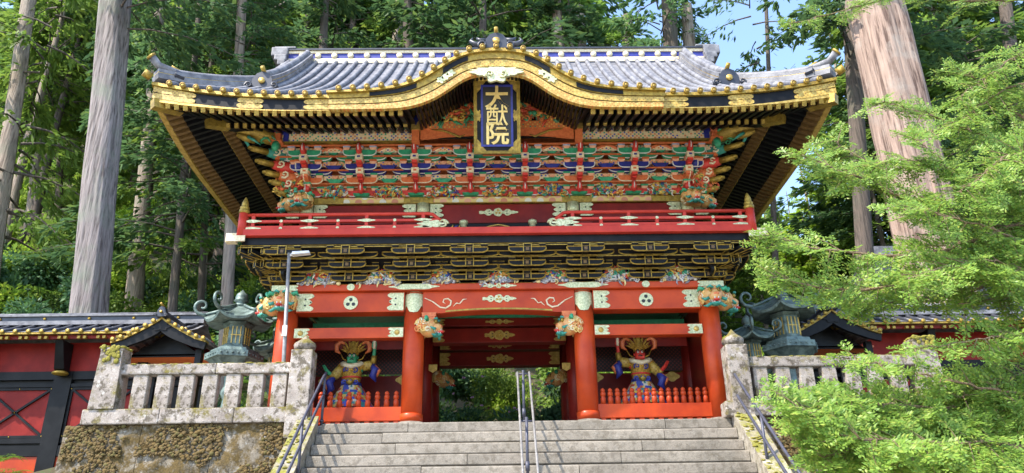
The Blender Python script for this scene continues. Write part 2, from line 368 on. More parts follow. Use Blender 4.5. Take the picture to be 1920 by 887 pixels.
# --- lower storey: pillars, stone bases
def pillar(x, y, front):
    mb = MB(); mb.lathe([(.225,.13),(.228,1.4),(.222,2.93)], 24, (x,y,0))
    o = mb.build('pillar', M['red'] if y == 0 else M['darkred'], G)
    b = MB(); b.lathe([(.36,0),(.36,.06),(.27,.135)], 24, (x,y,0)); b.build('base_stone', M['step'], o)
    if front and abs(x) < 3:
        n = 48; vs = []; r = .236
        for j in range(n):           # gilt sleeve with a pointed hem
            t = 2*PI*j/n; q = (t/(PI/2)) % 1; hem = 2.60-.17*(1-abs(2*q-1))**1.0+.03*math.cos(8*t)
            vs += [(x+r*math.cos(t+PI/4), y+r*math.sin(t+PI/4), hem)]
        for (rr, z) in ((r,2.78),(r*.985,2.88),(r*.85,2.95)):
            vs += [(x+rr*math.cos(2*PI*j/n+PI/4), y+rr*math.sin(2*PI*j/n+PI/4), z) for j in range(n)]
        m2 = MB(); m2.add(vs, [(k*n+j, k*n+(j+1)%n, (k+1)*n+(j+1)%n, (k+1)*n+j) for k in range(3) for j in range(n)], True)
        m2.build('pillar_cap', M['pale'], o)
        m3 = MB(); m3.lathe([(.245,.14),(.245,.30),(.23,.31)], 24, (x,y,0)); m3.build('foot_sleeve', M['red'], o)
    return o
for y in PY:
    for x in PX: pillar(x, y, y == 0)

# --- head beams
def tie_beam(x0, x1, y0, y1, z0, z1, mat='red'):
    mb = MB(); mb.bbox(x0, x1, y0, y1, z0, z1, .012); return mb.build('tie_beam', M[mat], G)
plate_beam = MB(); plate_beam.bbox(-4.95, 4.95, -.28, .28, 2.955, 3.10, .012); pb = plate_beam.build('head_plate', M['red'], G)
for s in (-1, 1):
    fitting(pb, shift(cloud(1.02, .13, 6, .10), s*1.85, 3.03), -.281, .014)
    fitting(pb, scallop(s*4.95, s*4.35, 2.965, 3.09, 2, .05), -.281, .012)
    tb = tie_beam(min(s*2.06, s*4.42), max(s*2.06, s*4.42), -.17, .17, 2.50, 2.953)
    for a, e in ((s*2.08, s*2.47), (s*4.40, s*4.00)):
        fitting(tb, scallop(a, e, 2.53, 2.93, 3, .09), -.171, .012, holes=[(a+(e-a)*.45, 2.66, .022), (a+(e-a)*.45, 2.80, .022), (a+(e-a)*.75, 2.73, .018)])
    crest(tb, s*3.23, 2.71, -.172, .155)
    mb = MB(); mb.prism([(s*3.23+.085*math.cos(a*PI/12), 3.03+.075*math.sin(a*PI/12)) for a in range(24)], -.305, -.281); mb.build('round_boss', M['pale'], pb)
    lb = tie_beam(min(s*2.06, s*4.42), max(s*2.06, s*4.42), -.12, .12, 1.93, 2.17)
    for a, e in ((s*2.07, s*2.42), (s*4.41, s*4.06)):
        q = fitting(lb, scallop(a, e, 1.945, 2.155, 3, .06), -.121, .012)
        mb = MB(); mb.mi = 0; mb.ball((a+(e-a)*.38, -.133, 2.05), .06, 12, 8, sy=.5); mb.build('dome_boss', M['oldgold'], q)
# rainbow beam over the passage, with gilt scrolls
mb = MB(); top = []; bot = []
for i in range(41):
    x = -1.66+3.32*i/40; e = max(0, (abs(x)-1.15)/.51)
    top.append((x, 2.95)); bot.append((x, 2.46+.055*(1-min(1,(abs(x)/1.2)**2))-0.02*e))
mb.strip(top, bot, -.17, .17); rb = mb.build('rainbow_beam', M['red'], G)
mb = MB(); mb.strip([(x, z+.045) for x, z in bot[6:35]], [(x, z+.012) for x, z in bot[6:35]], -.185, -.17); mb.build('gilt_moulding', M['gold'], rb)
for s in (-1, 1):
    mb = MB(); P = [(s*1.62, -.178, 2.80), (s*1.45, -.178, 2.72), (s*1.28, -.178, 2.585), (s*1.16, -.178, 2.565), (s*1.06, -.178, 2.63), (s*1.04, -.178, 2.72), (s*1.11, -.178, 2.78), (s*1.20, -.178, 2.77), (s*1.22, -.178, 2.70), (s*1.17, -.178, 2.67)]
    mb.tube(P, [.008,.014,.018,.02,.02,.02,.018,.015,.012,.006], 6)
    mb.tube([(s*1.0, -.178, 2.60), (s*.92, -.178, 2.68), (s*.86, -.178, 2.66), (s*.78, -.178, 2.76), (s*.70, -.178, 2.77)], [.006,.016,.012,.016,.004], 6)
    mb.build('gilt_scroll', M['cream'], rb)
blossom_plate(pb, 0, 3.03, -.282, .72, .125); blossom_plate(rb, 0, 2.77, -.172, .70, .20)
# inner beams of the passage (middle and back row), with fittings
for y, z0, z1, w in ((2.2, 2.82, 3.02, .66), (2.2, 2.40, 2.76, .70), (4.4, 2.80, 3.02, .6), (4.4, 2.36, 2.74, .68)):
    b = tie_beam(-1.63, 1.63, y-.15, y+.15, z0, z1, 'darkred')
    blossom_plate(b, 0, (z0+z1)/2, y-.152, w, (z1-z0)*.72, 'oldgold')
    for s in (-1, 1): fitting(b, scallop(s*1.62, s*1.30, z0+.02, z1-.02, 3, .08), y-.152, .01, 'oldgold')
for y in (1.0, 3.3):      # painted frieze with carved panels above the inner beams
    mb = MB(); mb.box(-4.4, 4.4, y+.02, y+.10, 2.2, 3.05) if y < 2 else mb.box(-1.63, 1.63, y, y+.08, 3.03, 3.12)
fr = MB()
for s in (-1, 1): fr.box(min(s*2.06,s*4.42), max(s*2.06,s*4.42), 1.45, 1.53, 2.25, 2.75)
fr.box(-1.63, 1.63, 2.10, 2.16, 3.03, 3.10); gf = fr.build('green_frieze', M['green'], G)
for s in (-1, 1):
    for k in range(3):
        mb = MB(); mb.prism(shift(cloud(.5 if k == 1 else .3, .13, 6, .25), s*3.23+(k-1)*.72, 2.42), 1.43, 1.45); mb.build('gilt_carving', M['black' if k == 1 else 'carvegold'], gf)
    b = tie_beam(min(s*2.06,s*4.42), max(s*2.06,s*4.42), 1.40, 1.44, 2.08, 2.32, 'darkred')
# guardian bays: back wall, side walls, lattice, low fence
for s in (-1, 1):
    x0, x1 = sorted((s*2.05, s*4.45))
    mb = MB(); mb.box(x0, x1, 2.12, 2.16, .13, 1.62); bw = mb.build('back_wall', M['darkred'], G)
    mb = MB(); mb.box(x0, x1, 2.10, 2.14, 1.66, 2.3); mb.build('lattice_screen', M['mesh'], G)
    for q in (-1, 1):
        fitting(bw, shift(cloud(.34, .22, 4, .12), s*3.23+q*.92, 1.52), 2.118, .01, 'oldgold')
    mb = MB(); mb.box(s*4.62-.04, s*4.62+.04, .22, 4.2, .13, 2.95); mb.build('side_wall', M['darkred'], G)
    mb = MB(); mb.box(s*1.85-.04, s*1.85+.04, .22, 1.98, .13, 2.95); mb.build('passage_wall', M['darkred'], G)
    mb = MB(); mb.box(s*1.85-.04, s*1.85+.04, 2.42, 4.18, .13, 2.95); mb.build('passage_wall', M['darkred'], G)
    mb = MB(); mb.box(x0-.02, x1+.02, -.01, 2.1, .07, .13); mb.build('bay_floor', M['darkred'], G)
    # low picket fence
    f = MB(); f.bbox(x0+.0, x1-.0, -.10, .02, .17, .46, .012); fo = f.build('bay_fence', M['red'], G)
    for k in range(12):
        xx = x0+.1+k*(x1-x0-.2)/11
        g = MB(); g.box(xx-.05, xx+.05, -.085, .005, .13, .168); g.build('fence_foot', M['red'], fo)
    nb = 12 if s < 0 else 15
    bal = None
    for k in range(nb):
        xx = x0+.12+k*(x1-x0-.24)/(nb-1)
        if bal is None:
            g = MB(); g.lathe([(.058,.46),(.058,.585),(.05,.60),(.040,.615),(.046,.63),(.058,.64),(.060,.69),(.052,.705),(.03,.715),(.045,.725),(.052,.745),(.04,.775),(.012,.80)], 12)
            bal = g.build('baluster', M['red'], fo, (xx, -.04, 0))
        else:
            c = bal.copy(); COL.objects.link(c); c.parent = fo; c.location = (xx, -.04, 0)
mb = MB(); mb.box(-4.6, 4.6, .25, 4.6, 3.11, 3.15); mb.build('coffered_ceiling', M['green'], G)
mb = MB(); mb.box(-4.6, 4.6, 4.35, 4.38, 3.03, 3.1); mb.build('rear_plate', M['darkred'], G)

# --- carved lion heads
def curl(mb, c, r, n, ax, tw=1):
    ax = Vector(ax).normalized(); a = ax.orthogonal().normalized(); b = ax.cross(a); P = []
    for i in range(n):
        t = i/(n-1); th = t*2.4*PI*tw; q = r*(1-.8*t)
        P.append(Vector(c)+a*(q*math.cos(th))+b*(q*math.sin(th))+ax*(.25*r*t))
    mb.tube(P, [r*.28*(1-.4*i/(n-1)) for i in range(n)], 5)
def lion(parent, loc, az, sc=1.0, name='lion_carving', tilt=0):
    """carved lion head that faces local -y"""
    r = random.Random(int(abs(loc[0]*31+loc[2]*17)*10)+3)
    T = Matrix.Translation(loc) @ Matrix.Rotation(az, 4, 'Z') @ Matrix.Rotation(tilt, 4, 'X') @ Matrix.Scale(sc, 4)
    def nm(): q = MB(); q.T = T; return q
    m = nm()
    for i in range(130):
        th = r.uniform(-.55, PI+.55); ph = r.uniform(-.75, 1.0)
        d = Vector((math.cos(th), .15+.9*ph, math.sin(th)*.95)).normalized()
        curl(m, d*(.22+.09*ph), r.uniform(.045,.078), 8, d+Vector((0,-.35,0)), r.choice((-1,1)))
    # head: face paint 0, scarlet 1, white 2, gilt 3, teal 4, green 5
    b = nm(); b.ball((0,0,0), .20, 14, 10, 1.05); b.ball((0,-.16,-.06), .13, 12, 8, .85); b.tube([(0,.0,0),(0,.25,0),(0,.45,-.02)], [.17,.16,.13], 10)
    b.mi = 7; b.ball((0,-.25,-.035), .058, 10, 6, .7, 1.15, .8); b.mi = 1; b.ball((0,-.22,-.155), .085, 10, 6, .35, .8, 1.2)
    for s in (-1, 1):
        b.mi = 2
        for k in range(4): b.lathe([(.018,0),(.003,-.06)], 6, (s*(.035+k*.024), -.26+.04*k, -.095))
        b.mi = 3; b.ball((s*.085,-.185,.07), .040, 10, 7); b.mi = 6; b.ball((s*.085,-.218,.07), .018, 8, 5)
        b.mi = 4; b.tube([(s*.03,-.20,.11),(s*.09,-.215,.135),(s*.15,-.17,.12)], [.022,.03,.012], 6); b.tube([(s*.12,-.16,-.09),(s*.2,-.16,-.12),(s*.25,-.10,-.07)], [.03,.035,.01], 6)
        b.mi = 5; b.tube([(s*.17,-.02,.12),(s*.26,-.04,.15),(s*.30,-.02,.08)], [.05,.045,.01], 6)
    root = b.build(name, [M[q] for q in ('lionskin','scarlet','white','gold','teal','green','ink','orange')], parent)
    m.build('mane', M['polylion'], root)
    j = nm(); j.ball((0,-.16,-.21), .095, 12, 6, .42, 1, 1.15)
    for s in (-1, 1): j.tube([(s*.08,-.17,-.2),(s*.17,-.15,-.25),(s*.23,-.1,-.23)], [.035,.03,.01], 6)
    j.mi = 1
    for s in (-1, 1):
        for k in range(3): j.lathe([(.014,-.02),(.003,.04)], 6, (s*(.04+k*.025), -.24+.04*k, -.185))
    j.build('jaw', [M['teal'], M['white']], root)
    return root
for s in (-1, 1):
    lion(G, (s*4.66, -.34, 2.72), 0, 1.12); lion(G, (s*4.98, -.02, 2.72), s*PI/2, 1.12)
    lo = lion(G, (s*1.52, -.08, 2.16), -s*PI/2*.86, 1.02, 'lion_carving', -.15)
    mb = MB(); mb.hexa([(s*1.52-.12,-.2,2.30),(s*1.52+.12,-.2,2.30),(s*1.52+.12,.05,2.30),(s*1.52-.12,.05,2.30)], [(s*1.52-.16,-.22,2.46),(s*1.52+.16,-.22,2.46),(s*1.52+.16,.08,2.46),(s*1.52-.16,.08,2.46)])
    mb.box(s*1.52-.15, s*1.52+.15, -.22, .06, 2.37, 2.40); mb.build('carving_block', M['orange'], lo)
    lion(G, (s*1.50, 4.3, 2.0), -s*PI/2*.9, 1.0)
    # gilt stirrup under the inner lions
    mb = MB(); mb.prism([(s*1.6-.1,1.72),(s*1.6,1.66),(s*1.6+.1,1.72),(s*1.6+.1,1.86),(s*1.6-.1,1.86)], 2.0, 2.03); mb.build('hanging_fitting', M['oldgold'], G)

# --- carved polychrome groups
def carving(parent, loc, w, h, seed, mats=('poly',), name='carved_panel', depth=.14, n=70, dome=True, base=None):
    r = random.Random(seed); mb = MB(); mb.T = Matrix.Translation(loc); k = 0
    n = int(n*1.7)
    while k < n:
        u = r.uniform(-1, 1); q = r.random()
        top = (1-abs(u)**1.3) if dome else 1
        if q > top: continue
        x = u*w/2; z = q*h; y = -r.random()*depth*(1-.6*q)
        mb.mi = 1 if (len(mats) > 1 and (q < .3 or abs(u) > .75)) else 0
        t = r.random(); s = min(w, h)*.078+.009
        if t < .45: curl(mb, (x, y, z), r.uniform(.9,1.7)*s, 8, (r.uniform(-.5,.5), -1, r.uniform(-.5,.5)), r.choice((-1,1)))
        elif t < .75: mb.ball((x, y, z), r.uniform(.6,1.1)*s, 7, 5, r.uniform(.6,1.2), r.uniform(.7,1.4), .8)
        else:
            a = r.uniform(0, 2*PI); P = [(x, y, z)]
            for i in range(3): a += r.uniform(-.9,.9); P.append((P[-1][0]+math.cos(a)*s*1.3, y-.01, P[-1][2]+math.sin(a)*s*1.3))
            mb.tube(P, [.3*s,.55*s,.45*s,.1*s], 5)
        k += 1
    return mb.build(name, [M[m] for m in mats], parent)

# --- bracket sets
def arm_poly(L, h):
    P = [(L, h), (-L, h), (-L, h*.62)]
    P += [(-L+L*.34*(1-math.cos(t)), h*.62*(1-math.sin(t))) for t in [PI/2*i/5 for i in range(1, 6)]]
    P += [(-q[0], q[1]) for q in P[:2:-1]] + [(L, h*.62)]
    return P
def arm(mb, cx, y, z, L, h, t, m, em, er):
    P = arm_poly(L, h)
    mb.mi = m; mb.prism([(cx+a, z+b) for a, b in P], y-t/2, y+t/2)
    mb.mi = em; mb.tube([(cx+a, y-t/2-.001, z+b) for a, b in P[1:]+P[:1]+(P[1:2] if er > .015 else [])], er, 4, True, False)
def block(mb, cx, y, z, w, h, m, m2):
    mb.mi = m; mb.hexa([(cx-w*.34,y-w*.34,z),(cx+w*.34,y-w*.34,z),(cx+w*.34,y+w*.34,z),(cx-w*.34,y+w*.34,z)], [(cx-w/2,y-w/2,z+h*.5),(cx+w/2,y-w/2,z+h*.5),(cx+w/2,y+w/2,z+h*.5),(cx-w/2,y+w/2,z+h*.5)])
    mb.mi = m2; mb.box(cx-w/2-.002, cx+w/2+.002, y-w/2-.002, y+w/2+.002, z+h*.5+.001, z+h)
# lower: black lacquer with gilt edges, three projecting steps
LP = [-.05, -.34, -.63, -.90]
def lower_cluster(parent, half=None):
    root = None
    for l in range(3):
        mb = MB(); z = .045+.205*l
        for j, L, dz in ((l+1, .40, .0), (l, .64, .02)):
            arm(mb, 0, LP[j], z+dz, L, .12, .075, 0, 1, .016)
            for bx in (-L+.075, L-.075) + ((0,) if j == l+1 else ()):
                block(mb, bx, LP[j], z+dz+.122, .14, .06, 0, 0)
                mb.mi = 1; mb.box(bx-.075, bx+.075, LP[j]-.078, LP[j]-.071, z+dz+.170, z+dz+.186)
        yf = LP[l+1]
        mb.mi = 0; mb.box(-.06, .06, yf-.02, .05, z+.02, z+.13)
        # front end: gilt frame round a black and copper field
        mb.mi = 0; mb.box(-.085, .085, yf-.05, yf-.02, z-.01, z+.185)
        mb.mi = 1
        for q in (-1, 1): mb.box(q*.085-.010, q*.085+.010, yf-.062, yf-.03, z-.015, z+.195)
        mb.box(-.085, .085, yf-.060, yf-.03, z+.172, z+.192)
        mb.mi = 2; mb.box(-.035, .035, yf-.058, yf-.049, z+.03, z+.10)
        o = mb.build('bracket_tier', [M['black'], M['gold'], M['flyrod']], parent if root is None else root)
        if root is None: o.name = 'bracket_cluster'; root = o
    mb = MB(); mb.mi = 0; mb.box(-.20, .20, -.2, .12, .0, .04); mb.mi = 1; mb.box(-.30, .30, -.215, -.20, .002, .022)
    for q in (-1, 1): mb.box(q*.30-.008, q*.30+.008, -.215, -.2, .002, .11)
    mb.build('bracket_seat', [M['black'], M['gold']], root)
    return root
def place(root, loc, rz): root.location = loc; root.rotation_euler = (0,0,rz)
lc = lower_cluster(G); first = True
def put_lower(x, y, rz):
    global first
    c = lc if first else copy_tree(lc, G); first = False; place(c, (x, y, 3.11), rz)
for x in (-.625, .625, -1.88, 1.88, -3.27, 3.27, -4.62, 4.62): put_lower(x, 0, 0)
for s in (-1, 1):
    for y in (0.02, 1.1, 2.2, 3.3): put_lower(s*4.62, y, s*PI/2)
    # corner: diagonal arms with hooked ends
    for l in range(3):
        mb = MB(); z = 3.155+.205*l
        for (ax, ay) in ((1, -1), (.45, -1), (1, -.45), (.75, -1), (1, -.75)):
            e = -LP[l+1]+.02; p0 = Vector((s*4.62, 0, z+.07)); p1 = Vector((s*(4.62+ax*e), ay*e, z+.07))
            d = (p1-p0); mb.mi = 0; mb.beam(p0, p1, .09, .11)
            mb.mi = 1; q = p1-p0; n = Vector((-q.y, q.x, 0)).normalized()*.05
            for k in (-1, 1):
                mb.tube([p0+q*.35+n*k+Vector((0,0,-.06)), p0+q*.75+n*k+Vector((0,0,-.06)), p1+n*k+Vector((0,0,-.02)), p1+n*k+Vector((0,0,.12))], .010, 4, True, False)
            mb.tube([p1+n+Vector((0,0,-.055)), p1-n+Vector((0,0,-.055))], .010, 4); mb.tube([p1+n+Vector((0,0,.1)), p1-n+Vector((0,0,.1))], .010, 4)
        mb.build('corner_bracket_tier', [M['black'], M['gold']], G)
for j in (0, 3):           # long purlins carried by the bracket sets
    mb = MB(); e = 4.62-LP[j]; z = 3.715 if j else 3.70
    for (a, b) in (((-e, LP[j]), (e, LP[j])), ((-e, LP[j]), (-e, 4.4)), ((e, LP[j]), (e, 4.4))):
        mb.mi = 0; mb.beam((*a, z+.035), (*b, z+.035), .07, .07)
        mb.mi = 1; mb.beam((a[0], a[1]-.04, z+.008), (b[0], b[1]-.04, z+.008), .012, .018) if a[1] == b[1] else mb.beam((a[0]+math.copysign(.04,a[0]), a[1], z+.008), (b[0]+math.copysign(.04,a[0]), b[1], z+.008), .012, .018)
    mb.build('bracket_purlin', [M['black'], M['gold']], G)
for l in range(3):
    mb = MB(); e = 4.62-LP[l+1]; z = 3.155+.205*l+.19; y = LP[l+1]-.05
    mb.box(-e, e, y, y+.02, z, z+.019); mb.build('gilt_string', M['gold'], G)
mb = MB(); mb.box(-4.6, 4.6, .03, .09, 3.1, 3.75); mb.build('bracket_wall', M['black'], G)
for j in range(3):           # black boards close the gap between the steps
    e0 = 4.62-LP[j]; e1 = 4.62-LP[j+1]; z0 = 3.36+.16*j; z1 = z0+.16; e0 -= .02; e1 -= .02
    mb = MB(); mb.add([(-e0,LP[j],z0),(e0,LP[j],z0),(e1,LP[j+1],z1),(-e1,LP[j+1],z1),(-e0,4.4,z0),(e0,4.4,z0),(e1,4.4,z1),(-e1,4.4,z1)], [(0,1,2,3),(0,3,7,4),(1,5,6,2)]); mb.build('bracket_soffit', M['black'], G)
for k, x in enumerate((-3.98, -2.6, -1.25, 0, 1.25, 2.6, 3.98)):
    carving(G, (x, -.17, 3.11), .98 if abs(x) > 2 else .84, .42, 40+k, ('poly', 'polywave'), 'frog_leg_carving', .16, 130)

# --- balcony and railing
BH = 5.50; BY = -1.0
mb = MB(); mb.box(-BH+.02, BH-.02, BY+.02, 5.3, 3.77, 3.93); bal = mb.build('balcony_floor', M['black'], G)
mb = MB(); mb.bbox(-BH-.08, BH+.08, BY-.10, BY+.06, 3.935, 4.09, .012)
for s in (-1, 1): mb.bbox(s*BH-.08, s*BH+.08, BY+.061, 5.35, 3.935, 4.09, .012)
rl = mb.build('railing', M['railred'], G)
mb = MB()
for z, h, w in ((4.14, .07, .07), (4.285, .055, .07)):
    for s in (-1, 1):
        mb = MB(); mb.beam((s*1.28, BY-.02, z), (s*BH, BY-.02, z), w, h); mb.beam((s*BH, BY, z), (s*BH, 5.3, z), w, h); mb.build('lower_rail', M['railred'], rl)
for s in (-1, 1):
    mb = MB(); mb.tube([(s*BH, BY-.02, 4.445), (s*1.52, BY-.02, 4.445), (s*1.42, BY-.02, 4.43), (s*1.34, BY-.02, 4.36), (s*1.24, BY-.02, 4.28)], .042, 8)
    mb.tube([(s*BH, BY, 4.445), (s*BH, 5.3, 4.445)], .042, 8); mb.build('hand_rail', M['railred'], rl)
    # giboshi post
    mb = MB(); mb.lathe([(.10,3.93),(.10,4.50)], 16, (s*BH, BY-.02, 0)); po = mb.build('corner_post', M['railred'], rl)
    mb = MB(); mb.lathe([(.112,4.48),(.112,4.56),(.085,4.575),(.10,4.60),(.10,4.63),(.07,4.66),(.075,4.68),(.065,4.75),(.03,4.84),(.008,4.88)], 16, (s*BH, BY-.02, 0)); mb.build('finial', M['gold'], po)
    mb = MB(); mb.box(s*BH-.28 if s<0 else s*BH-.12, s*BH+.12 if s<0 else s*BH+.28, BY-.13, BY-.10, 3.80, 3.93); mb.box(min(s*BH+s*.081,s*BH+s*.30), max(s*BH+s*.081,s*BH+s*.30), BY-.09, BY+.06, 3.80, 4.0); mb.build('beam_end_fitting', M['cream'], rl)
    # scroll at the gap in the middle
    mb = MB(); P = [(s*1.20+s*.12*math.cos(t)*(1-t/16)*-1, BY-.02, 4.20+.10*math.sin(t)*(1-t/16)) for t in [i*.5 for i in range(16)]]
    mb.tube(P, .028, 6); mb.build('gilt_scroll', M['pale'], rl)
    for k in range(7):
        mb = MB(); mb.box(s*(1.62+k*.61)-.035, s*(1.62+k*.61)+.035, BY-.05, BY+.02, 4.09, 4.42 if k % 2 == 0 else 4.27); mb.build('rail_strut', M['railred'], rl)
    for k in range(7):
        x = s*(1.62+k*.61)
        for z in (4.285, 4.115):
            if k % 2 == 0: fitting(rl, shift(cloud(.36, .066, 4, .10), x, z), BY-.058, .008)
            else: fitting(rl, shift(cloud(.07, .066, 4, .0, 12), x, z), BY-.058, .008)
    fitting(rl, shift(cloud(.5, .16, 6, .2), s*1.45, 4.19), BY-.058, .008)
# ------------------------------------------------------------------ upper storey
UX = 4.45
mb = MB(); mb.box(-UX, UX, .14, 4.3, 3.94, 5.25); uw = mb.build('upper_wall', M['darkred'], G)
mb = MB(); mb.bbox(-UX-.1, UX+.1, .02, .18, 5.20, 5.36, .01); dbm = mb.build('gilt_beam', M['gold'], uw)
for x0, x1 in ((-3.6, -2.2), (-1.5, 1.5), (2.2, 3.6)):
    mb = MB(); mb.box(x0, x1, .008, .022, 5.215, 5.345); mb.build('diamond_inlay', M['diamond'], dbm)
for x in (-UX, -1.75, 1.75, UX):
    mb = MB(); mb.lathe([(.15,3.94),(.15,4.9)], 16, (x, .12, 0)); uc = mb.build('upper_column', M['darkred'], uw)
    mb = MB(); mb.lathe([(.158,4.9),(.158,5.2)], 16, (x, .12, 0)); mb.build('column_sleeve', M['pale'], uc)
    for s in (-1, 1):
        fitting(uc, scallop(x+s*.17, x+s*.52, 4.86, 5.195, 3, .09), .07, .012, holes=[(x+s*.3, 4.97, .02), (x+s*.3, 5.08, .02)])
mb = MB()
for x0, x1 in ((-4.2, -2.2), (-1.4, 1.4), (2.2, 4.2)): mb.box(x0, x1, .10, .138, 4.72, 5.19)
hb = mb.build('purple_red_beam', M['darkred'], uw)
blossom_plate(hb, 0, 4.98, .098, .86, .22)
# black cusped window and painted carvings behind the gap in the railing
mb = MB(); mb.box(-1.35, 1.35, .09, .13, 3.94, 4.70); wf = mb.build('window', M['black'], uw)
mb = MB(); P = [(-.62, 4.30), (-.45, 4.52), (-.2, 4.62), (0, 4.66), (.2, 4.62), (.45, 4.52), (.62, 4.30)]
mb.tube([(a, .08, b) for a, b in P], .02, 5)
for k in range(9): mb.cyl((-.56+k*.14, .085, 4.0), (-.56+k*.14, .085, 4.36), .010, 5)
mb.build('gilt_window_bars', M['oldgold'], wf)
for s in (-1, 1):
    carving(G, (s*.98, .06, 4.05), .5, .46, 91+s, ('poly',), 'carved_panel', .06, 70, False)
    mb = MB(); mb.lathe([(.07,4.2),(.07,4.5),(.10,4.52),(.10,4.58)], 10, (s*.78, -.3, 0)); mb.build('post_cap', M['pale'], uw)
for s in (-1, 1):      # painted panels low on the upper wall, seen between the rails
    carving(G, (s*3.1, .08, 4.05), 2.0, .40, 95+s, ('poly',), 'carved_panel', .06, 150, False)

# colourful bracket sets, four levels
UP = [0.0, -.20, -.42, -.64]; UZ0 = 5.40; DZ = .245
lev = [('scarlet', 'white', 'salmon', 'green'), ('orange', 'cream', 'salmon', 'green'), ('navy', 'white', 'salmon', 'orange'), ('green', 'white', 'salmon', 'steelblue')]
def upper_cluster(parent):
    root = None
    for l, (a, e, b1, b2) in enumerate(lev):
        mb = MB(); z = DZ*l
        for j in range(max(0, l-1), l+1):
            L = (.36 if l < 3 else .38) + (.20 if j < l else 0)
            arm(mb, 0, UP[j], z-.012, L, .15, .10, 0, 1, .014)
            for bx in (-L+.075, L-.075) + ((0,) if j == l else ()):
                block(mb, bx, UP[j], z+.132, .16, .105, 2, 3)
        ms = [M[a], M[e], M[b1], M[b2], M['scarlet'], M['cream'], M['green']]
        yf = UP[min(l+1, 3)] - (.14 if l == 3 else 0)
        mb.mi = 4; mb.box(-.055, .055, yf+.02, .1, z+.0, z+.12)
        if l == 0:
            mb.mi = 6; mb.hexa([(-.13,-.14,-.04),(.13,-.14,-.04),(.13,.1,-.04),(-.13,.1,-.04)], [(-.19,-.20,.0),(.19,-.20,.0),(.19,.1,.0),(-.19,.1,.0)])
        if l in (0, 3):
            mb.mi = 4; mb.tube([(0, yf+.1, z+.05), (0, yf-.04, z+.03), (0, yf-.09, z+.10), (0, yf-.07, z+.22)], [.055,.062,.06,.04], 8)
            mb.mi = 1; mb.tube([(0, yf-.105, z+.03), (0, yf-.152, z+.10), (0, yf-.12, z+.20)], [.010,.014,.006], 5)
        else:
            mb.mi = 5; mb.box(-.085, .085, yf-.13, yf+.02, z+.10, z+.235); mb.mi = 4; mb.box(-.06, .06, yf-.08, yf+.02, z+.03, z+.098)
            mb.mi = 0; mb.box(-.035, .035, yf-.136, yf-.131, z+.145, z+.19)
        o = mb.build('bracket_tier', ms, parent if root is None else root)
        if root is None: o.name = 'bracket_cluster'; root = o
    return root
uc0 = upper_cluster(G); first = True
def put_upper(x, y, rz):
    global first
    c = uc0 if first else copy_tree(uc0, G); first = False; place(c, (x, y, UZ0), rz)
for k in range(8): put_upper(-4.45+k*1.2714, .06, 0)
for s in (-1, 1):
    for y in (.10, 1.3, 2.5, 3.7): put_upper(s*4.42, y, s*PI/2)
for l in range(1, 5):      # purlins and the boards between the steps
    y = .06+UP[min(l, 3)]+(.0 if l < 4 else -.08); e = 4.45-UP[min(l, 3)]; z = UZ0+DZ*l-.035
    mb = MB()
    mb.mi = 0; mb.box(-e, e, y-.03, y+.03, z+.015, z+.035) if l == 4 else mb.box(-e, e, y+.0, y+.05, z+.03, z+.05)
    for s in (-1, 1): mb.box(min(s*e-.045, s*e+.045), max(s*e-.045, s*e+.045), y+.046, 4.4, z, z+.045)
    mb.build('bracket_purlin', M['orange'], G)
mb = MB(); mb.box(-4.5, 4.5, .10, .14, 5.36, 7.1); mb.build('bracket_wall', M['orange'], G)
for l in range(1, 4):
    y0 = .06+UP[l-1]; y1 = .06+UP[l]; e0 = 4.45-UP[l-1]; e1 = 4.45-UP[l]; z = UZ0+DZ*l+.02
    mb = MB(); mb.add([(-e0,y0,z+.07),(e0,y0,z+.07),(e1,y1,z),(-e1,y1,z)], [(0,1,2,3)])
    for s in (-1, 1): mb.add([(s*e0,y0,z+.07),(s*e1,y1,z),(s*e1,4.3,z),(s*e0,4.3,z+.07)], [(0,1,2,3)])
    mb.build('bracket_soffit', M['brocade' if l != 2 else 'orangelat'], G)
for k in range(7):         # small figures and flowers carved between the lowest brackets
    carving(G, (-3.81+k*1.2714, .03, 5.37), .74, .36, 60+k, ('poly',), 'carved_panel', .12, 85, True)
# heart shaped struts, one in each interval
for k in range(7):
    x = -3.81+k*1.2714
    mb = MB(); mb.mi = 0
    for s in (-1, 1): mb.tube([(x, -.50, 6.39), (x+s*.12, -.5, 6.385), (x+s*.24, -.5, 6.32), (x+s*.33, -.5, 6.24)], [.03,.05,.05,.02], 6)
    mb.mi = 1; mb.prism(shift(cloud(.22, .16, 5, .12), x, 6.28), -.52, -.48)
    mb.build('frog_leg_strut', [M['orange'], M['green']], G)
# painted tie boards in the gaps between the bracket sets
for l in range(4):
    y = .06+UP[l]+.055; e = 4.45-UP[l]; z = UZ0+DZ*l
    mb = MB(); mb.mi = 0; mb.box(-e, e, y, y+.03, z+.125, z+.25); mb.mi = 1; mb.box(-e, e, y-.006, y, z+.122, z+.136)
    mb.build('tie_board', [M[('salmonlat','brocade','salmonlat','brocade')[l]], M['cream']], G)
    if l in (1, 2):
        for k in range(7):
            x = -3.81+k*1.2714; mb = MB(); mb.mi = 0; mb.hexa([(x-.10,y-.05,z+.02),(x+.10,y-.05,z+.02),(x+.10,y,z+.02),(x-.10,y,z+.02)], [(x-.20,y-.05,z+.125),(x+.20,y-.05,z+.125),(x+.20,y,z+.125),(x-.20,y,z+.125)])
            mb.mi = 1; mb.hexa([(x-.05,y-.06,z+.13),(x+.05,y-.06,z+.13),(x+.05,y,z+.13),(x-.05,y,z+.13)], [(x-.08,y-.06,z+.21),(x+.08,y-.06,z+.21),(x+.08,y,z+.21),(x-.08,y,z+.21)])
            mb.build('gap_block', [M['navy' if l == 2 else 'green'], M['salmon']], G)
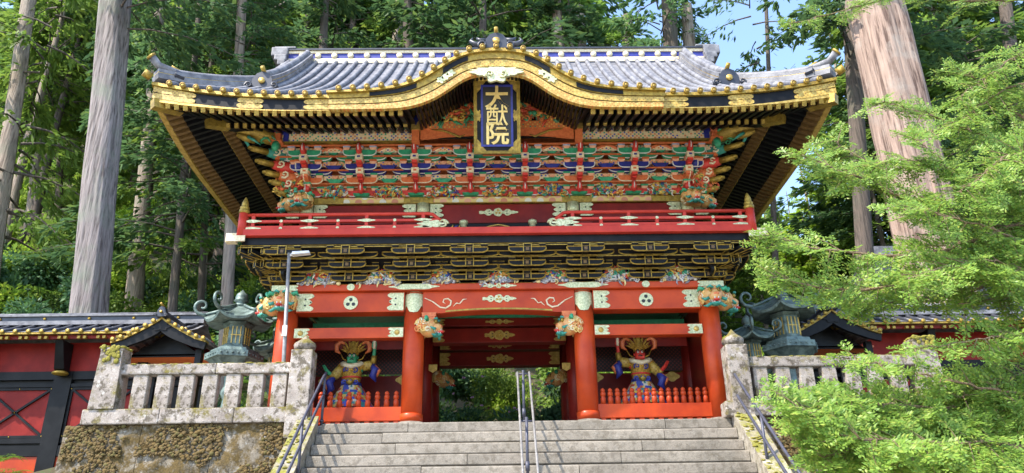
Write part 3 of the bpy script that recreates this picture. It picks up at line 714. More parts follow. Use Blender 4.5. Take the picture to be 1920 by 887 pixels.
# blossom frieze with end blocks
for s in (-1, 1):
    mb = MB(); mb.box(min(s*1.98, s*5.0), max(s*1.98, s*5.0), -.68, -.60, 6.47, 6.80); mb.mi = 1; mb.box(min(s*1.98, s*5.02), max(s*1.98, s*5.02), -.70, -.60, 6.435, 6.468); mb.box(min(s*1.98, s*5.02), max(s*1.98, s*5.02), -.70, -.60, 6.802, 6.82)
    mb.build('blossom_frieze', [M['brocade'], M['gold']], G)
    mb = MB(); mb.box(min(s*5.02, s*5.1), max(s*5.02, s*5.1), -.68, 4.6, 6.42, 6.80); mb.build('blossom_frieze', M['brocade'], G)
    mb = MB(); mb.mi = 0; mb.box(s*5.05-.11, s*5.05+.11, -.86, -.70, 6.64, 6.84); mb.box(min(s*4.82, s*4.94), max(s*4.82, s*4.94), -.72, -.69, 6.47, 6.8)
    mb.mi = 1; mb.hexa([(s*5.05-.09,-.86,6.40),(s*5.05+.09,-.86,6.40),(s*5.05+.09,-.7,6.40),(s*5.05-.09,-.7,6.40)], [(s*5.05-.07,-.84,6.638),(s*5.05+.07,-.84,6.638),(s*5.05+.07,-.7,6.638),(s*5.05-.07,-.7,6.638)]); mb.box(s*5.05-.14, s*5.05+.14, -.9, -.66, 6.34, 6.398)
    mb.mi = 2; mb.tube([(s*5.05, -.72, 6.32), (s*5.05, -.86, 6.30), (s*5.05, -.9, 6.20), (s*5.05, -.86, 6.12)], [.08,.09,.085,.05], 8)
    mb.build('corner_block', [M['navy'], M['orange'], M['green']], G)
    # posts of the curved gable
    mb = MB(); mb.mi = 0; mb.box(s*1.86-.10, s*1.86+.10, -1.05, -.85, 6.55, 7.05); mb.mi = 1; mb.box(s*1.86-.085, s*1.86+.085, -1.03, -.85, 6.28, 6.548); mb.mi = 2; mb.prism(shift(cloud(.12, .22, 4, .2), s*1.86, 6.80), -1.06, -1.051); mb.mi = 3; mb.box(s*1.86-.12, s*1.86+.12, -1.07, -.84, 7.052, 7.16)
    mb.build('gable_post', [M['oldgold'], M['orange'], M['navy'], M['pale']], G)
    # diagonal tail rafters and beast heads at the corner
    for l, (c, ln, z) in enumerate((('navy', .62, 5.36), ('scarlet', .78, 5.58), ('orange', .95, 5.78), ('scarlet', 1.15, 6.02), ('teal', 1.35, 6.30))):
        mb = MB(); a = Vector((s*4.45, .06, z)); d = Vector((s*.78, -.62, -.06))
        mb.mi = 0; P = [a, a+d*ln*.5, a+d*ln*.8]
        mb.tube(P, [.13,.15,.10], 8); mb.mi = 1; mb.tube([a+d*ln*.8, a+d*(ln+.12)], [.075,.07], 8); mb.lathe([(.075,-.02),(.075,.02)], 8, tuple(a+d*(ln+.13)))
        mb.mi = 2; curl(mb, a+d*ln*.6+Vector((0,-.15,.0)), .10, 9, (0,-1,0)); curl(mb, a+d*ln*.3+Vector((0,-.16,.02)), .08, 9, (0,-1,0), -1)
        mb.build('corner_tail_rafter', [M[c], M['gold'], M['cream']], G)
    carving(G, (s*4.85, -.2, 5.30), .5, .55, 120+s, ('polyfire',), 'corner_carving', .25, 60, False)
    lion(G, (s*4.5, -.30, 5.17), s*.15, .92); lion(G, (s*4.84, -.1, 5.15), s*PI/2*.8, .85)
    # dragon on the corner, gold snout outwards
    T = Matrix.Translation((s*5.55, -1.0, 6.50)) @ Matrix.Rotation(s*PI/2*.62, 4, 'Z') @ Matrix.Scale(1.15, 4)
    mb = MB(); mb.T = T; mb.mi = 0; mb.tube([(0,.55,-.05),(0,.3,.02),(0,.1,.03),(0,-.12,.02),(0,-.32,-.0)], [.10,.15,.16,.11,.07], 10)
    mb.tube([(0,.05,-.12),(0,-.15,-.14),(0,-.30,-.12)], [.09,.07,.04], 8)
    for q in (-1, 1): mb.ball((q*.09,-.05,.13), .045, 8, 6); mb.tube([(q*.06,0,.15),(q*.12,.2,.25),(q*.10,.4,.27)], [.03,.025,.005], 6)
    dr = mb.build('dragon_carving', M['gold'], G)
    mb = MB(); mb.T = T; r = random.Random(4)
    for k in range(20): curl(mb, (r.uniform(-.2,.2), r.uniform(.1,.5), r.uniform(-.12,.2)), r.uniform(.06,.11), 8, (r.uniform(-1,1),-.5,r.uniform(-1,1)), r.choice((-1,1)))
    mb.build('mane', M['polyfire'], dr)
    for q in (-1, 1):
        mb = MB(); mb.T = T; mb.tube([(q*.08,-.28,.05),(q*.2,-.35,.1),(q*.25,-.2,.16)], [.02,.018,.004], 5); mb.build('whisker', M['teal'], dr); mb = MB(); mb.T = T; mb.tube([(q*.08,-.1,-.14),(q*.15,0,-.22),(q*.12,.15,-.27)], [.04,.03,.005], 5); mb.build('whisker', M['teal'], dr)

# ------------------------------------------------------------------ the roof
EY = -2.65; EX = 7.2; MIDY = 2.2; HD = MIDY-EY
def zP(s): return 6.43+.70*s+.042*s*s
def clamp(t, a=0, b=1): return max(a, min(b, t))
def liftF(x, s): return .36*clamp((abs(x)-3.9)/3.3)**2.2*clamp(1-s/2.4)
def liftS(y, s): return .36*clamp((abs(y-MIDY)-1.7)/3.15)**2.2*clamp(1-s/2.4)
KT = [(0,7.49),(.47,7.44),(.82,7.33),(1.09,7.13),(1.46,6.82),(1.89,6.61),(2.23,6.53),(2.7,6.47),(3.4,6.44),(9,6.43)]
BT = [(0,6.87),(.4,6.86),(.66,6.78),(.88,6.60),(1.08,6.42),(1.45,6.19),(1.87,6.06),(2.4,6.03),(9,6.03)]
def lerp(T, x):
    x = abs(x)
    for (a, p), (b, q) in zip(T, T[1:]):
        if x <= b: return p+(q-p)*(x-a)/(b-a)
    return T[-1][1]
def K(x): return sum(lerp(KT, x+d) for d in (-.2,-.1,0,.1,.2))/5
def B(x): return sum(lerp(BT, x+d) for d in (-.16,-.08,0,.08,.16))/5
def Xmax(s): return EX-s if s < 1.15 else 6.05
# roof skin: front, back and both hip slopes
mb = MB()
ss = [i*HD/26 for i in range(27)]
for side in (1, -1):
    rows = []
    for s in ss:
        X = Xmax(s); row = []
        for i in range(73):
            x = X*(2*i/72-1); q = s
            if side == 1 and abs(x) < 3.3:      # the curved gable takes the place of the eave here
                while q < HD-.3 and zP(q) < K(x)-.03: q += .02
            row.append((x, EY+q if side == 1 else 2*MIDY-EY-q, zP(q)+liftF(x, q)))
        rows.append(row)
    mb.grid(rows)
for sx in (-1, 1):
    rows = []
    for i in range(13):
        s = i*1.9/12; rows.append([(sx*(EX-s), (EY+s)+(2*(MIDY-EY)-2*s)*j/30, zP(s)+liftS((EY+s)+(2*(MIDY-EY)-2*s)*j/30, s)) for j in range(31)])
    mb.grid(rows)
roof = mb.build('roof', M['tile'], G)
for sx in (-1, 1):    # gable walls under the ridge ends
    mb = MB(); mb.add([(sx*5.5, EY+1.15, zP(1.15)-.1), (sx*5.5, 2*MIDY-EY-1.15, zP(1.15)-.1), (sx*5.5, MIDY, zP(HD)-.05)], [(0,1,2)]); mb.build('gable_wall', M['black'], roof)
for sx in (-1, 1):
    for dy in (-1, 1):
        mb = MB(); top = [(MIDY+dy*(HD-s), zP(s)-.03) for s in ss[6:]]; bot = [(a, b-.42) for a, b in top]
        n = len(top); vs = [(sx*5.9, *p) for p in top]+[(sx*5.9, *p) for p in bot]+[(sx*6.02, *p) for p in top]+[(sx*6.02, *p) for p in bot]
        fs = []
        for i in range(n-1): fs += [(i,i+1,n+i+1,n+i), (2*n+i,3*n+i,3*n+i+1,2*n+i+1), (n+i,n+i+1,3*n+i+1,3*n+i)]
        mb.add(vs, fs); mb.build('bargeboard', M['gold'], roof)
# round tile ribs
NR = 25; RS = EX/NR*.985
def rib(mb, P, r=.062): mb.tube(P, r, 7, True)
fm = MB(); caps = MB(); ends = []
for k in range(-NR, NR+1):
    x = k*RS; s0 = 0
    if abs(x) < 3.3:
        while zP(s0) < K(x) and s0 < 4: s0 += .05
    s1 = HD-.02 if abs(x) < 6.0 else EX-abs(x)
    if s1-s0 < .15: continue
    P = [(x, EY+s-.02, zP(s)+liftF(x, s)+.025) for s in [s0+(s1-s0)*i/14 for i in range(15)]]
    rib(fm, P)
    bk = [(x, 2*MIDY-EY-s, zP(s)+liftF(x, s)+.025) for s in [s1*i/8 for i in range(9)]]
    rib(fm, bk)
    if abs(x) >= 3.3: ends.append((x, EY-.03, zP(0)+liftF(x,0)+.022))
ny = 17
for sx in (-1, 1):
    for k in range(-ny, ny+1):
        y = MIDY+k*(HD-.05)/ny; s1 = min(1.7, abs(HD-abs(y-MIDY)))
        if s1 < .15: continue
        rib(fm, [(sx*(EX-s+.02), y, zP(s)+liftS(y, s)+.025) for s in [s1*i/8 for i in range(9)]])
        caps.cyl((sx*(EX+.06), y, zP(0)+liftS(y,0)+.02), (sx*EX, y, zP(0)+liftS(y,0)+.025), .062, 12)
fm.build('tile_ribs', M['tile'], roof); tag(caps.build('side_tile_ends', M['gold'], roof), kind='stuff')
mb = MB(); mb.cyl((0,-.03,0), (0,.03,0), .061, 14); mb.mi = 1; mb.tube([(0.042*math.cos(a*PI/6), -.031, .042*math.sin(a*PI/6)) for a in range(13)], .008, 4); EM = mb.mesh('eave_tile_end', [M['gold'], M['flyrod']])
for p in ends: link('eave_tile_end', EM, roof, p)
# curved gable over the middle of the front (barrel skin, ribs, ends)
KY = EY-.14
mb = MB(); rows = []; xs = [-3.4+6.8*i/68 for i in range(69)]
for x in xs:
    s = 0
    while zP(s) < K(x) and s < 4: s += .03
    yb = EY+s+.25; rows.append([(x, KY+(yb-KY)*j/4, K(x)+.012) for j in range(5)])
mb.grid(rows); kg = mb.build('curved_gable', M['tile'], roof)
fm = MB(); caps = MB(); x = 0; L = 0; pts = [0.0]; d = .01; acc = 0
while x < 3.3:
    acc += math.hypot(d, K(x+d)-K(x)); x += d
    if acc >= .285: pts.append(x); acc = 0
for x in sorted(set(pts+[-p for p in pts])):
    s = 0
    while zP(s) < K(x) and s < 4: s += .03
    fm.tube([(x, KY-.02, K(x)+.03), (x, EY+s+.15, K(x)+.03)], .066, 8); link('eave_tile_end', EM, kg, (x, KY-.05, K(x)+.022))
fm.build('tile_ribs', M['tile'], kg)
# gilt and black barge board of the curved gable
def frac(x, t): return (x, K(x)-.02-(K(x)-.02-B(x))*t)
def band(xa, xb, ta, tb, y0, y1, mat, name, n=60):
    X = [xa+(xb-xa)*i/n for i in range(n+1)]
    m = MB(); m.strip([frac(x, ta) for x in X], [frac(x, tb) for x in X], y0, y1); return m.build(name, M[mat], kg)
band(-3.5, 3.5, -.02, .10, KY-.03, KY+.3, 'gold', 'gilt_rim')
band(-3.48, 3.48, .102, .36, KY+.03, KY+.3, 'gold', 'gable_board')
for a, b in ((-2.62,-1.66),(-1.12,-.60),(.60,1.12),(1.66,2.62)): band(a, b, .13, .33, KY+.015, KY+.029, 'black', 'black_inlay', 20)
band(-3.48, 3.48, .362, .40, KY+.06, KY+.3, 'flyrod', 'board_moulding')
band(-3.46, 3.46, .402, .68, KY+.05, KY+.2, 'goldlat', 'gable_board')
band(-3.44, 3.44, .682, .72, KY+.07, KY+.2, 'black', 'board_moulding')
band(-3.44, 3.44, .722, 1.0, KY+.06, KY+.16, 'goldorange', 'gable_board')
for s in (-1, 1):
    m = MB()
    for dx, dz in ((0,0),(.10,-.09),(-.10,.08)): m.prism(shift(cloud(.17, .15, 5, .22), s*(1.06+dx*1), 6.80+dz*(1.0)), KY+.03, KY+.049)
    m.build('gilt_blossom', M['pale'], kg)
mb = MB(); mb.prism(shift(cloud(.98, .13, 8, .16), 0, 6.93), KY+.0, KY+.05); mb.prism(shift(cloud(.52, .36, 6, .16), 0, 6.80), KY-.03, KY+.03)
for s in (-1, 1): mb.prism(shift(cloud(.40, .14, 4, .2), s*.33, 6.87), KY-.01, KY+.04); curl(mb, (s*.14, KY-.04, 6.80), .09, 10, (0,-1,0), s)
mb.build('pendant_carving', M['pale'], kg)
# barrel ceiling: black boards and gilt sleeved rafters
mb = MB(); X = [-1.75+3.5*i/40 for i in range(41)]
RB = .40*(-1.0-KY)
mb.grid([[(x, KY+.25, B(x)+.13+.1), (x, -1.7, min(B(x)+.13+.4*(-1.7-KY), K(x)-.06)), (x, -.98, min(B(x)+.13+RB, K(x)-.05))] for x in X]); mb.build('barrel_ceiling', M['black'], kg)
mb = MB(); acc = 0; x = -1.8
while x < 1.8:
    acc += math.hypot(.005, B(x+.005)-B(x)); x += .005
    if acc >= .085:
        acc = 0; z = B(x)+.075; sl = math.atan2(B(x+.03)-B(x-.03), .06)
        for m_, y0, y1, w in ((0, KY+.2, -1.0, .05), (1, KY+.35, KY+.80, .056), (1, -1.70, -1.42, .056), (1, -1.25, -1.0, .056)):
            mb.mi = m_; mb.beam((x, y0, min(z+.4*(y0-KY), K(x)-.10)), (x, y1, min(z+.4*(y1-KY), K(x)-.10)), w, w*1.3, (-math.sin(sl), 0, math.cos(sl)))
mb.build('barrel_rafters', [M['black'], M['gold']], kg)
mb = MB(); mb.strip([(x, min(B(x)+.2+RB, K(x)-.03)) for x in X], [(x, 6.4) for x in X], -.90, -.86); mb.build('tympanum', M['black'], kg)
carving(kg, (0, -.93, 6.78), 3.0, .74, 200, ('polyfire',), 'tympanum_carving', .16, 330, True)
mb = MB(); mb.box(-1.74, 1.74, -1.0, -.88, 6.60, 6.79); mb.build('lattice_beam', M['orangelat'], kg)
mb = MB(); top = [(x, 6.598) for x in X]; bot = [(x, 6.36+.10*(1-(x/1.75)**2)) for x in X]; mb.strip(top, bot, -.97, -.88); ob = mb.build('arched_beam', M['orange'], kg)
for s in (-1, 1):
    mb = MB(); mb.tube([(s*1.5,-.985,6.58), (s*1.2,-.985,6.54), (s*.98,-.985,6.44), (s*.86,-.985,6.38), (s*.74,-.985,6.44)], [.01,.025,.03,.02,.01], 6); mb.build('gilt_scroll', M['gold'], ob)

# eave fascia, straight runs
def fx(x): return liftF(x, 0)
def fband(x0, x1, za, zb, y0, y1, mat, name, par, n=24):
    m = MB(); X = [x0+(x1-x0)*i/n for i in range(n+1)]
    m.strip([(x, za+fx(x)) for x in X], [(x, zb+fx(x)*(1 if zb > 6.2 else .75)) for x in X], y0, y1); return m.build(name, M[mat], par)
for s in (-1, 1):
    a = s*3.3
    f = fband(a, s*7.12, 6.36, 6.10, EY+.06, EY+.16, 'black', 'eave_fascia', roof)
    fband(a, s*7.19, 6.435, 6.362, EY+.0, EY+.16, 'gold', 'gilt_eave_edge', f)
    fband(s*2.9, s*7.13, 6.098, 6.082, EY+.05, EY+.16, 'oldgold', 'gilt_eave_edge', f)
    for x0, x1, sd in ((6.25, 7.15, 1), (4.84, 5.38, 0), (3.28, 4.0, -1)):
        n = 30; X = [x0+(x1-x0)*i/n for i in range(n+1)]; m = MB()
        for q, (za, zb) in enumerate(((6.355, 6.235), (6.225, 6.105))):
            T = []; Bm = []
            for i, x in enumerate(X):
                u = i/n; w = 1
                if sd >= 0: w = min(w, .3+.7*min(1, u*7)**.6)
                if sd <= 0: w = min(w, .3+.7*min(1, (1-u)*7)**.6)
                c = (za+zb)/2; h = (za-zb)/2*w*(1+.10*math.sin(u*22)*(.6 if w > .9 else 0)-.05)
                T.append((s*x, c+h+fx(x))); Bm.append((s*x, c-h+fx(x)*.9))
            m.strip(T, Bm, EY+.043, EY+.059)
        m.build('gilt_plate', M['goldlat'], f)
    # side fascia
    n = 24; Y = [EY+.06+(2*HD-.12)*i/n for i in range(n+1)]
    def sband(za, zb, xo, xi, mat, nm, par):
        vs = []; k = len(Y)
        for (xx, zz) in ((xo, za), (xo, zb), (xi, za), (xi, zb)): vs += [(s*xx, y, zz+liftS(y, 0)) for y in Y]
        fs = []
        for i in range(k-1): fs += [(i,i+1,k+i+1,k+i), (2*k+i,3*k+i,3*k+i+1,2*k+i+1), (i,2*k+i,2*k+i+1,i+1), (k+i,k+i+1,3*k+i+1,3*k+i)]
        m = MB(); m.add(vs, fs); return m.build(nm, M[mat], par)
    g = sband(6.36, 6.07, EX-.06, EX-.16, 'black', 'side_fascia', roof); sband(6.435, 6.362, EX, EX-.16, 'gold', 'gilt_eave_edge', g); sband(6.075, 6.03, EX-.04, EX-.16, 'oldgold', 'gilt_eave_edge', g)
# rafters: two rows, gilt ends
def rz(o): return 7.02-.42*o if o <= 1.7 else None      # base rafter underside centre by distance from wall
def rafter_mesh(P0, P1, sleeve, w, h):
    m = MB(); P0 = Vector(P0); P1 = Vector(P1); d = (P1-P0).normalized()
    m.mi = 0; m.beam(P0, P1-d*sleeve, w, h); m.mi = 1; m.beam(P1-d*sleeve, P1, w*1.12, h*1.12); m.mi = 2; m.beam(P1, P1+d*.012, w*1.16, h*1.16)
    return m
RM = [M['black'], M['flyrod'], M['gold']]
fb = rafter_mesh((0, .05, 7.02), (0, -1.58, 6.36), .07, .075, .10).mesh('base_rafter', RM)
ff = rafter_mesh((0, -.9, 6.66), (0, EY+.09, 6.035), .14, .08, .095).mesh('flying_rafter', RM)
for s in (-1, 1):
    for k in range(24):
        x = s*(2.02+k*.185); link('base_rafter', fb, roof, (x, 0, 0))
    for k in range(28):
        x = s*(2.0+k*.185); link('flying_rafter', ff, roof, (x, 0, liftF(x, .1)*.8))
    sd = MB()
    for k in range(52):
        y = -2.25+k*.175
        if y > 6.6: break
        y0 = max(0, -y-.0) if y < 0 else 0
        for (o0, z0, o1, z1, sl) in ((0, 7.02, 1.62, 6.36, .24), (.95, 6.66, 2.52, 6.08, .30)):
            if o1 <= y0+.15: continue
            oo = max(o0, y0); zz = z0+(z1-z0)*(oo-o0)/(o1-o0); lf = liftS(y, .1)*.8*(1 if o0 else .4)
            r_ = rafter_mesh((s*(4.5+oo), y, zz+lf), (s*(4.5+o1), y, z1+lf), min(sl, (o1-oo)*.8), .075, .10)
            for i, f in enumerate(r_.f): sd.mi = r_.m[i]; sd.add([r_.v[q] for q in f], [tuple(range(len(f)))])
    sd.build('side_rafters', RM, roof)
    mb = MB()
    mb.mi = 0; mb.beam((s*4.5, 0, 6.95), (s*6.2, -1.68, 6.38), .17, .2); mb.mi = 1; mb.beam((s*5.95, -1.43, 6.46), (s*6.3, -1.78, 6.34), .19, .22)
    mb.mi = 0; mb.beam((s*5.6, -1.1, 6.66), (s*6.95, -2.42, 6.36), .17, .17); mb.mi = 1; mb.beam((s*6.7, -2.17, 6.38), (s*7.12, -2.60, 6.28), .19, .2)
    mb.build('hip_rafter', [M['black'], M['gold']], roof)
mb = MB()      # black boards above the rafters, all round
def sof(x, y):
    o = max(abs(x)-4.5, -y, y-4.4, 0); z = 7.09-.42*o if o < .95 else 6.72-.355*(o-.95)
    l = max(liftF(x, .1) if y < MIDY-abs(abs(x)-7.2)*0 and -y > abs(x)-4.6 else liftS(y, .1), 0)
    return z+.01+l*.85*clamp(o/2.4)
for s in (-1, 1):
    mb.grid([[(s*(1.85+5.2*i/30), -.02-2.46*j/12, sof(1.85+5.2*i/30, -.02-2.46*j/12)) for j in range(13)] for i in range(31)], False)
    mb.grid([[(s*(4.5+2.55*j/12), -.02+6.7*i/20, sof(4.5+2.55*j/12, -.02+6.7*i/20)) for j in range(13)] for i in range(21)], False)
mb.grid([[(-4.5+9*i/10, 4.4+2.4*j/6, sof(-4.5+9*i/10, 4.4+2.4*j/6)) for j in range(7)] for i in range(11)], False)
mb.build('soffit_boards', M['black'], roof)

# ridges
mb = MB(); rl_ = 5.95
mb.mi = 0; mb.box(-rl_, rl_, MIDY-.34, MIDY+.34, 10.42, 10.50); mb.mi = 1; mb.box(-rl_, rl_, MIDY-.30, MIDY+.30, 10.501, 10.68); mb.mi = 2; mb.box(-rl_, rl_, MIDY-.27, MIDY+.27, 10.681, 10.86); mb.mi = 1; mb.box(-rl_, rl_, MIDY-.30, MIDY+.30, 10.861, 10.95)
mb.mi = 0; mb.box(-rl_-.05, rl_+.05, MIDY-.34, MIDY+.34, 10.951, 11.0); mb.tube([(-rl_-.25, MIDY, 11.18), (-rl_+.1, MIDY, 11.10), (-5, MIDY, 11.07), (5, MIDY, 11.07), (rl_-.1, MIDY, 11.10), (rl_+.25, MIDY, 11.18)], .11, 10)
rg = mb.build('main_ridge', [M['tiledark'], M['cream'], M['navy']], roof)
for k in range(-12, 13):
    m = MB(); m.cyl((k*.46, MIDY-.315, 10.77), (k*.46, MIDY-.27, 10.77), .085, 14); m.build('ridge_crest', M['cream'], rg)
for s in (-1, 1):
    m = MB(); m.mi = 0
    for i, (z0, z1, w) in enumerate(((10.1, 10.3, .62), (10.31, 10.5, .56), (10.51, 10.7, .5), (10.71, 11.0, .42))): m.bbox(min(s*5.9, s*(6.0+.12*i)), max(s*5.9, s*(6.0+.12*i)), MIDY-w, MIDY+w, z0, z1, .03)
    m.bbox(min(s*5.7, s*6.3), max(s*5.7, s*6.3), MIDY-.36, MIDY+.36, 11.0, 11.06, .02); m.build('ridge_end', M['tile'], rg)
def onigawara(parent, T, w, h, gold=True):
    """scrolled ridge end tile with a gilt boss"""
    P = [(-.5,0),(.5,0),(.62,.12),(.50,.22),(.38,.22),(.36,.5),(.22,.78),(.0,.9),(-.22,.78),(-.36,.5),(-.38,.22),(-.50,.22),(-.62,.12)]
    m = MB(); m.T = T; m.prism([(a*w, b*h) for a, b in P], -.08, .08)
    for s in (-1, 1): curl(m, (s*.46*w, -.1, .14*h), .17*w, 10, (0,-1,0), s)
    o = m.build('ridge_end_tile', M['tiledark'], parent)
    m = MB(); m.T = T; m.cyl((0,-.12,.38*h), (0,-.08,.38*h), .12*w, 14); m.build('gilt_boss', M['oldgold'], o)
    m = MB(); m.T = T; m.cyl((0,.1,.88*h), (0,-.16,1.02*h), .10*h, 12); m.build('gilt_roll_end', M['gold'], o)
    return o
for s in (-1, 1):
    # descending ridge on the front slope
    x = s*5.35; ps = [1.42+(HD-.35-1.42)*i/12 for i in range(13)]
    m = MB(); P = [(x, EY+q, zP(q)+liftF(x, q)) for q in ps]
    for dz, w, h, mi in ((.06,.40,.12,0),(.145,.34,.05,1),(.20,.36,.06,0),(.255,.30,.05,1),(.32,.32,.08,0)):
        m.mi = mi
        for a, b in zip(P, P[1:]): m.beam((a[0],a[1],a[2]+dz), (b[0],b[1],b[2]+dz), w, h)
    m.mi = 0; m.tube([(a[0],a[1],a[2]+.41) for a in P], .085, 10)
    m.tube([(a[0]+s*.28,a[1],a[2]+.12) for a in P], .075, 8); m.tube([(a[0]+s*.50,a[1],a[2]+.10) for a in P], .07, 8)
    dr = m.build('descending_ridge', [M['tile'], M['oldgold']], roof)
    onigawara(dr, Matrix.Translation((x, EY+1.30, zP(1.3)+.02)), .62, .52)
    # hip ridge to the upturned corner
    m = MB(); P = []
    for i in range(11):
        t = i/10; q = 1.55*(1-t)+.04; P.append((s*(EX-q), EY+q, zP(q)+liftF(EX-q, q)*1.0+.06*t))
    for dz, w, h, mi in ((.05,.30,.12,0),(.125,.25,.04,1),(.18,.26,.08,0)):
        m.mi = mi
        for a, b in zip(P[:-1], P[1:]): m.beam((a[0],a[1],a[2]+dz), (b[0],b[1],b[2]+dz), w, h)
    m.mi = 0; m.tube([(a[0],a[1],a[2]+.26) for a in P[:-2]]+[(P[-1][0]-s*.02,P[-1][1]+.02,P[-1][2]+.36),(P[-1][0]+s*.10,P[-1][1]-.10,P[-1][2]+.50)], .085, 10)
    hr = m.build('hip_ridge', [M['tile'], M['oldgold']], roof)
    e = Vector((P[-1][0]+s*.10, P[-1][1]-.10, P[-1][2]+.50)); d = Vector((s*.5, -.5, .55)).normalized()
    m = MB(); m.cyl(tuple(e), tuple(e+d*.05), .10, 12); m.build('gilt_roll_end', M['gold'], hr); m = MB(); m.cyl((P[-1][0]+s*.06, P[-1][1]-.06, P[-1][2]+.02), (P[-1][0]+s*.17, P[-1][1]-.17, P[-1][2]+.07), .085, 12); m.build('gilt_roll_end', M['gold'], hr)
    T = Matrix.Translation((P[-3][0], P[-3][1], P[-3][2]+.06)) @ Matrix.Rotation(s*PI/4, 4, 'Z')
    onigawara(hr, T, .34, .30)
# ridge of the curved gable
m = MB(); m.mi = 0; m.box(-.24, .24, KY+.08, 1.0, 7.48, 7.62); m.mi = 1; m.box(-.2, .2, KY+.1, 1.0, 7.621, 7.66); m.mi = 0; m.box(-.2, .2, KY+.1, 1.0, 7.661, 7.76); m.tube([(0, KY+.1, 7.80), (0, 1.0, 7.84)], .1, 10)
kr = m.build('gable_ridge', [M['tiledark'], M['oldgold']], kg)
onigawara(kr, Matrix.Translation((0, KY+.06, 7.48)), .62, .44)
for s in (-1, 1):
    m = MB(); m.tube([(s*.25, KY+.05, 7.60), (s*.45, KY+.05, 7.62), (s*.55, KY+.05, 7.70), (s*.50, KY+.05, 7.78)], [.08,.06,.04,.015], 7); m.tube([(s*.2, KY+.05, 7.70), (s*.36, KY+.05, 7.72), (s*.42, KY+.05, 7.78)], [.07,.05,.02], 7)
    m.build('scroll_fin', M['tiledark'], kr)

# ------------------------------------------------------------------ the name board
pq = thing('name_board', 'tall black name board with gold characters and wide gilt frame hung under the curved gable', 'sign', (0, -1.98, 6.31))
pq.rotation_euler = (math.radians(16), 0, 0)
def kanji(txt, size, name, mat, parent, loc):
    cu = bpy.data.curves.new('lettering', 'FONT'); cu.body = txt; cu.size = size; cu.align_x = 'CENTER'; cu.align_y = 'CENTER'; cu.extrude = .012; cu.offset = .011 if txt != '猷' else .002
    cu.space_line = .80
    t = bpy.data.objects.new('lettering', cu); COL.objects.link(t); bpy.context.view_layer.update()
    dg = bpy.context.evaluated_depsgraph_get(); me = bpy.data.meshes.new_from_object(t.evaluated_get(dg)); bpy.data.objects.remove(t)
    me.materials.clear(); me.materials.append(M[mat]); o = link(name, me, parent, loc); o.rotation_euler = (PI/2, 0, 0); return o
W, H = .50, .845
m = MB(); m.bbox(-W, W, -.0, .05, -H, H, .01); m.build('board', M['black'], pq)
m = MB(); m.box(-.30, .30, -.012, -.001, -.64, .64); m.build('face', M['ink'], pq)
m = MB()
for s in (-1, 1): m.box(min(s*.30,s*.345), max(s*.30,s*.345), -.03, -.002, -.685, .685); m.box(-.30, .30, -.03, -.002, min(s*.64,s*.685), max(s*.64,s*.685))
m.build('blue_border', M['navy'], pq)
fr = MB()
for s in (-1, 1):
    fr.hexa([(s*W,-.07,-H),(s*(W-.07),-.03,-H+.07),(s*(W-.07),.0,-H+.07),(s*W,.0,-H)], [(s*W,-.07,H),(s*(W-.07),-.03,H-.07),(s*(W-.07),.0,H-.07),(s*W,.0,H)])
    fr.hexa([(-W,-.07,s*H),(W,-.07,s*H),(W,0,s*H),(-W,0,s*H)], [(-W+.07,-.03,s*(H-.07)),(W-.07,-.03,s*(H-.07)),(W-.07,0,s*(H-.07)),(-W+.07,0,s*(H-.07))])
fr.build('gilt_frame', M['gold'], pq)
m = MB()
for s in (-1, 1):
    for q in (-1, 1): m.prism([(s*(W-.07), q*(H-.07)), (s*(W-.07-.20), q*(H-.07)), (s*(W-.07-.12), q*(H-.07-.09)), (s*(W-.07-.085), q*(H-.07-.17)), (s*(W-.07), q*(H-.07-.26))], -.022, -.001)
    m.prism(shift(cloud(.13, .24, 6, .2), s*(W-.095), 0), -.026, -.001)
m.build('corner_fittings', M['gold'], pq)
for i, (ch, z, sz) in enumerate((('大', .37, .52), ('猷', -.03, .50), ('院', -.43, .52))): kanji(ch, sz, 'gilt_character', 'giltpaint', pq, (0, -.024, z))
# ------------------------------------------------------------------ ground, terrace, stairs
def gz(x, y):
    """height of the natural ground"""
    n = noise.noise(Vector((x*.08, y*.08, 0)))*1.2+noise.noise(Vector((x*.3, y*.3, 3)))*.25
    front = -4.4+clamp((y+8)/7.5)*3.9
    h = front if y < 0 else -.6
    if y > 7.0:
        q = y-7.0; h = -.6+clamp(q/3)*.9+(.86 if x < -4 else .50 if x > 4 else .68-.045*x)*max(0, q-1.2) + n*clamp(q/4)
        h = min(h, (38 if x < 0 else 26)+n)
    if x < -14 and y > -4: h += min(12, .18*(-14-x))
    if x > 20 and y > -4: h += min(10, .16*(x-20))
    if x < -8.5 and -3 < y < 2.45: h = min(h, -1.35)
    if abs(x) < 9.2 and -8.5 < y < 7.6: h = min(h, -4.42 if y < -1.5 else -.5)
    return h
mb = MB()
xs = [-400,-250,-150,-100]+[-80+2.0*i for i in range(81)]+[100,150,250,400]; ys = [-300,-150,-80,-40,-25]+[-20+1.4*i for i in range(78)]+[110,160,260,400]
mb.grid([[(x, y, gz(x, y) if abs(x) <= 80 and y <= 90 else (gz(max(-80,min(80,x)), max(-20,min(88,y))))) for x in xs] for y in ys])
m_, nt, b = newmat('forest_floor'); tc = N(nt, 'ShaderNodeTexCoord')
n1 = N(nt, 'ShaderNodeTexNoise', Scale=.8, Detail=8, Roughness=.7); nt.links.new(tc.outputs['Object'], n1.inputs['Vector'])
r1 = ramp(nt, [(.35, (.030,.045,.018)), (.5, (.07,.055,.03)), (.62, (.05,.09,.025)), (.75, (.12,.10,.06))]); nt.links.new(n1.outputs['Fac'], r1.inputs[0]); nt.links.new(r1.outputs[0], b.inputs['Base Color']); b.inputs['Roughness'].default_value = 1
tag(mb.build('ground', m_), kind='structure')
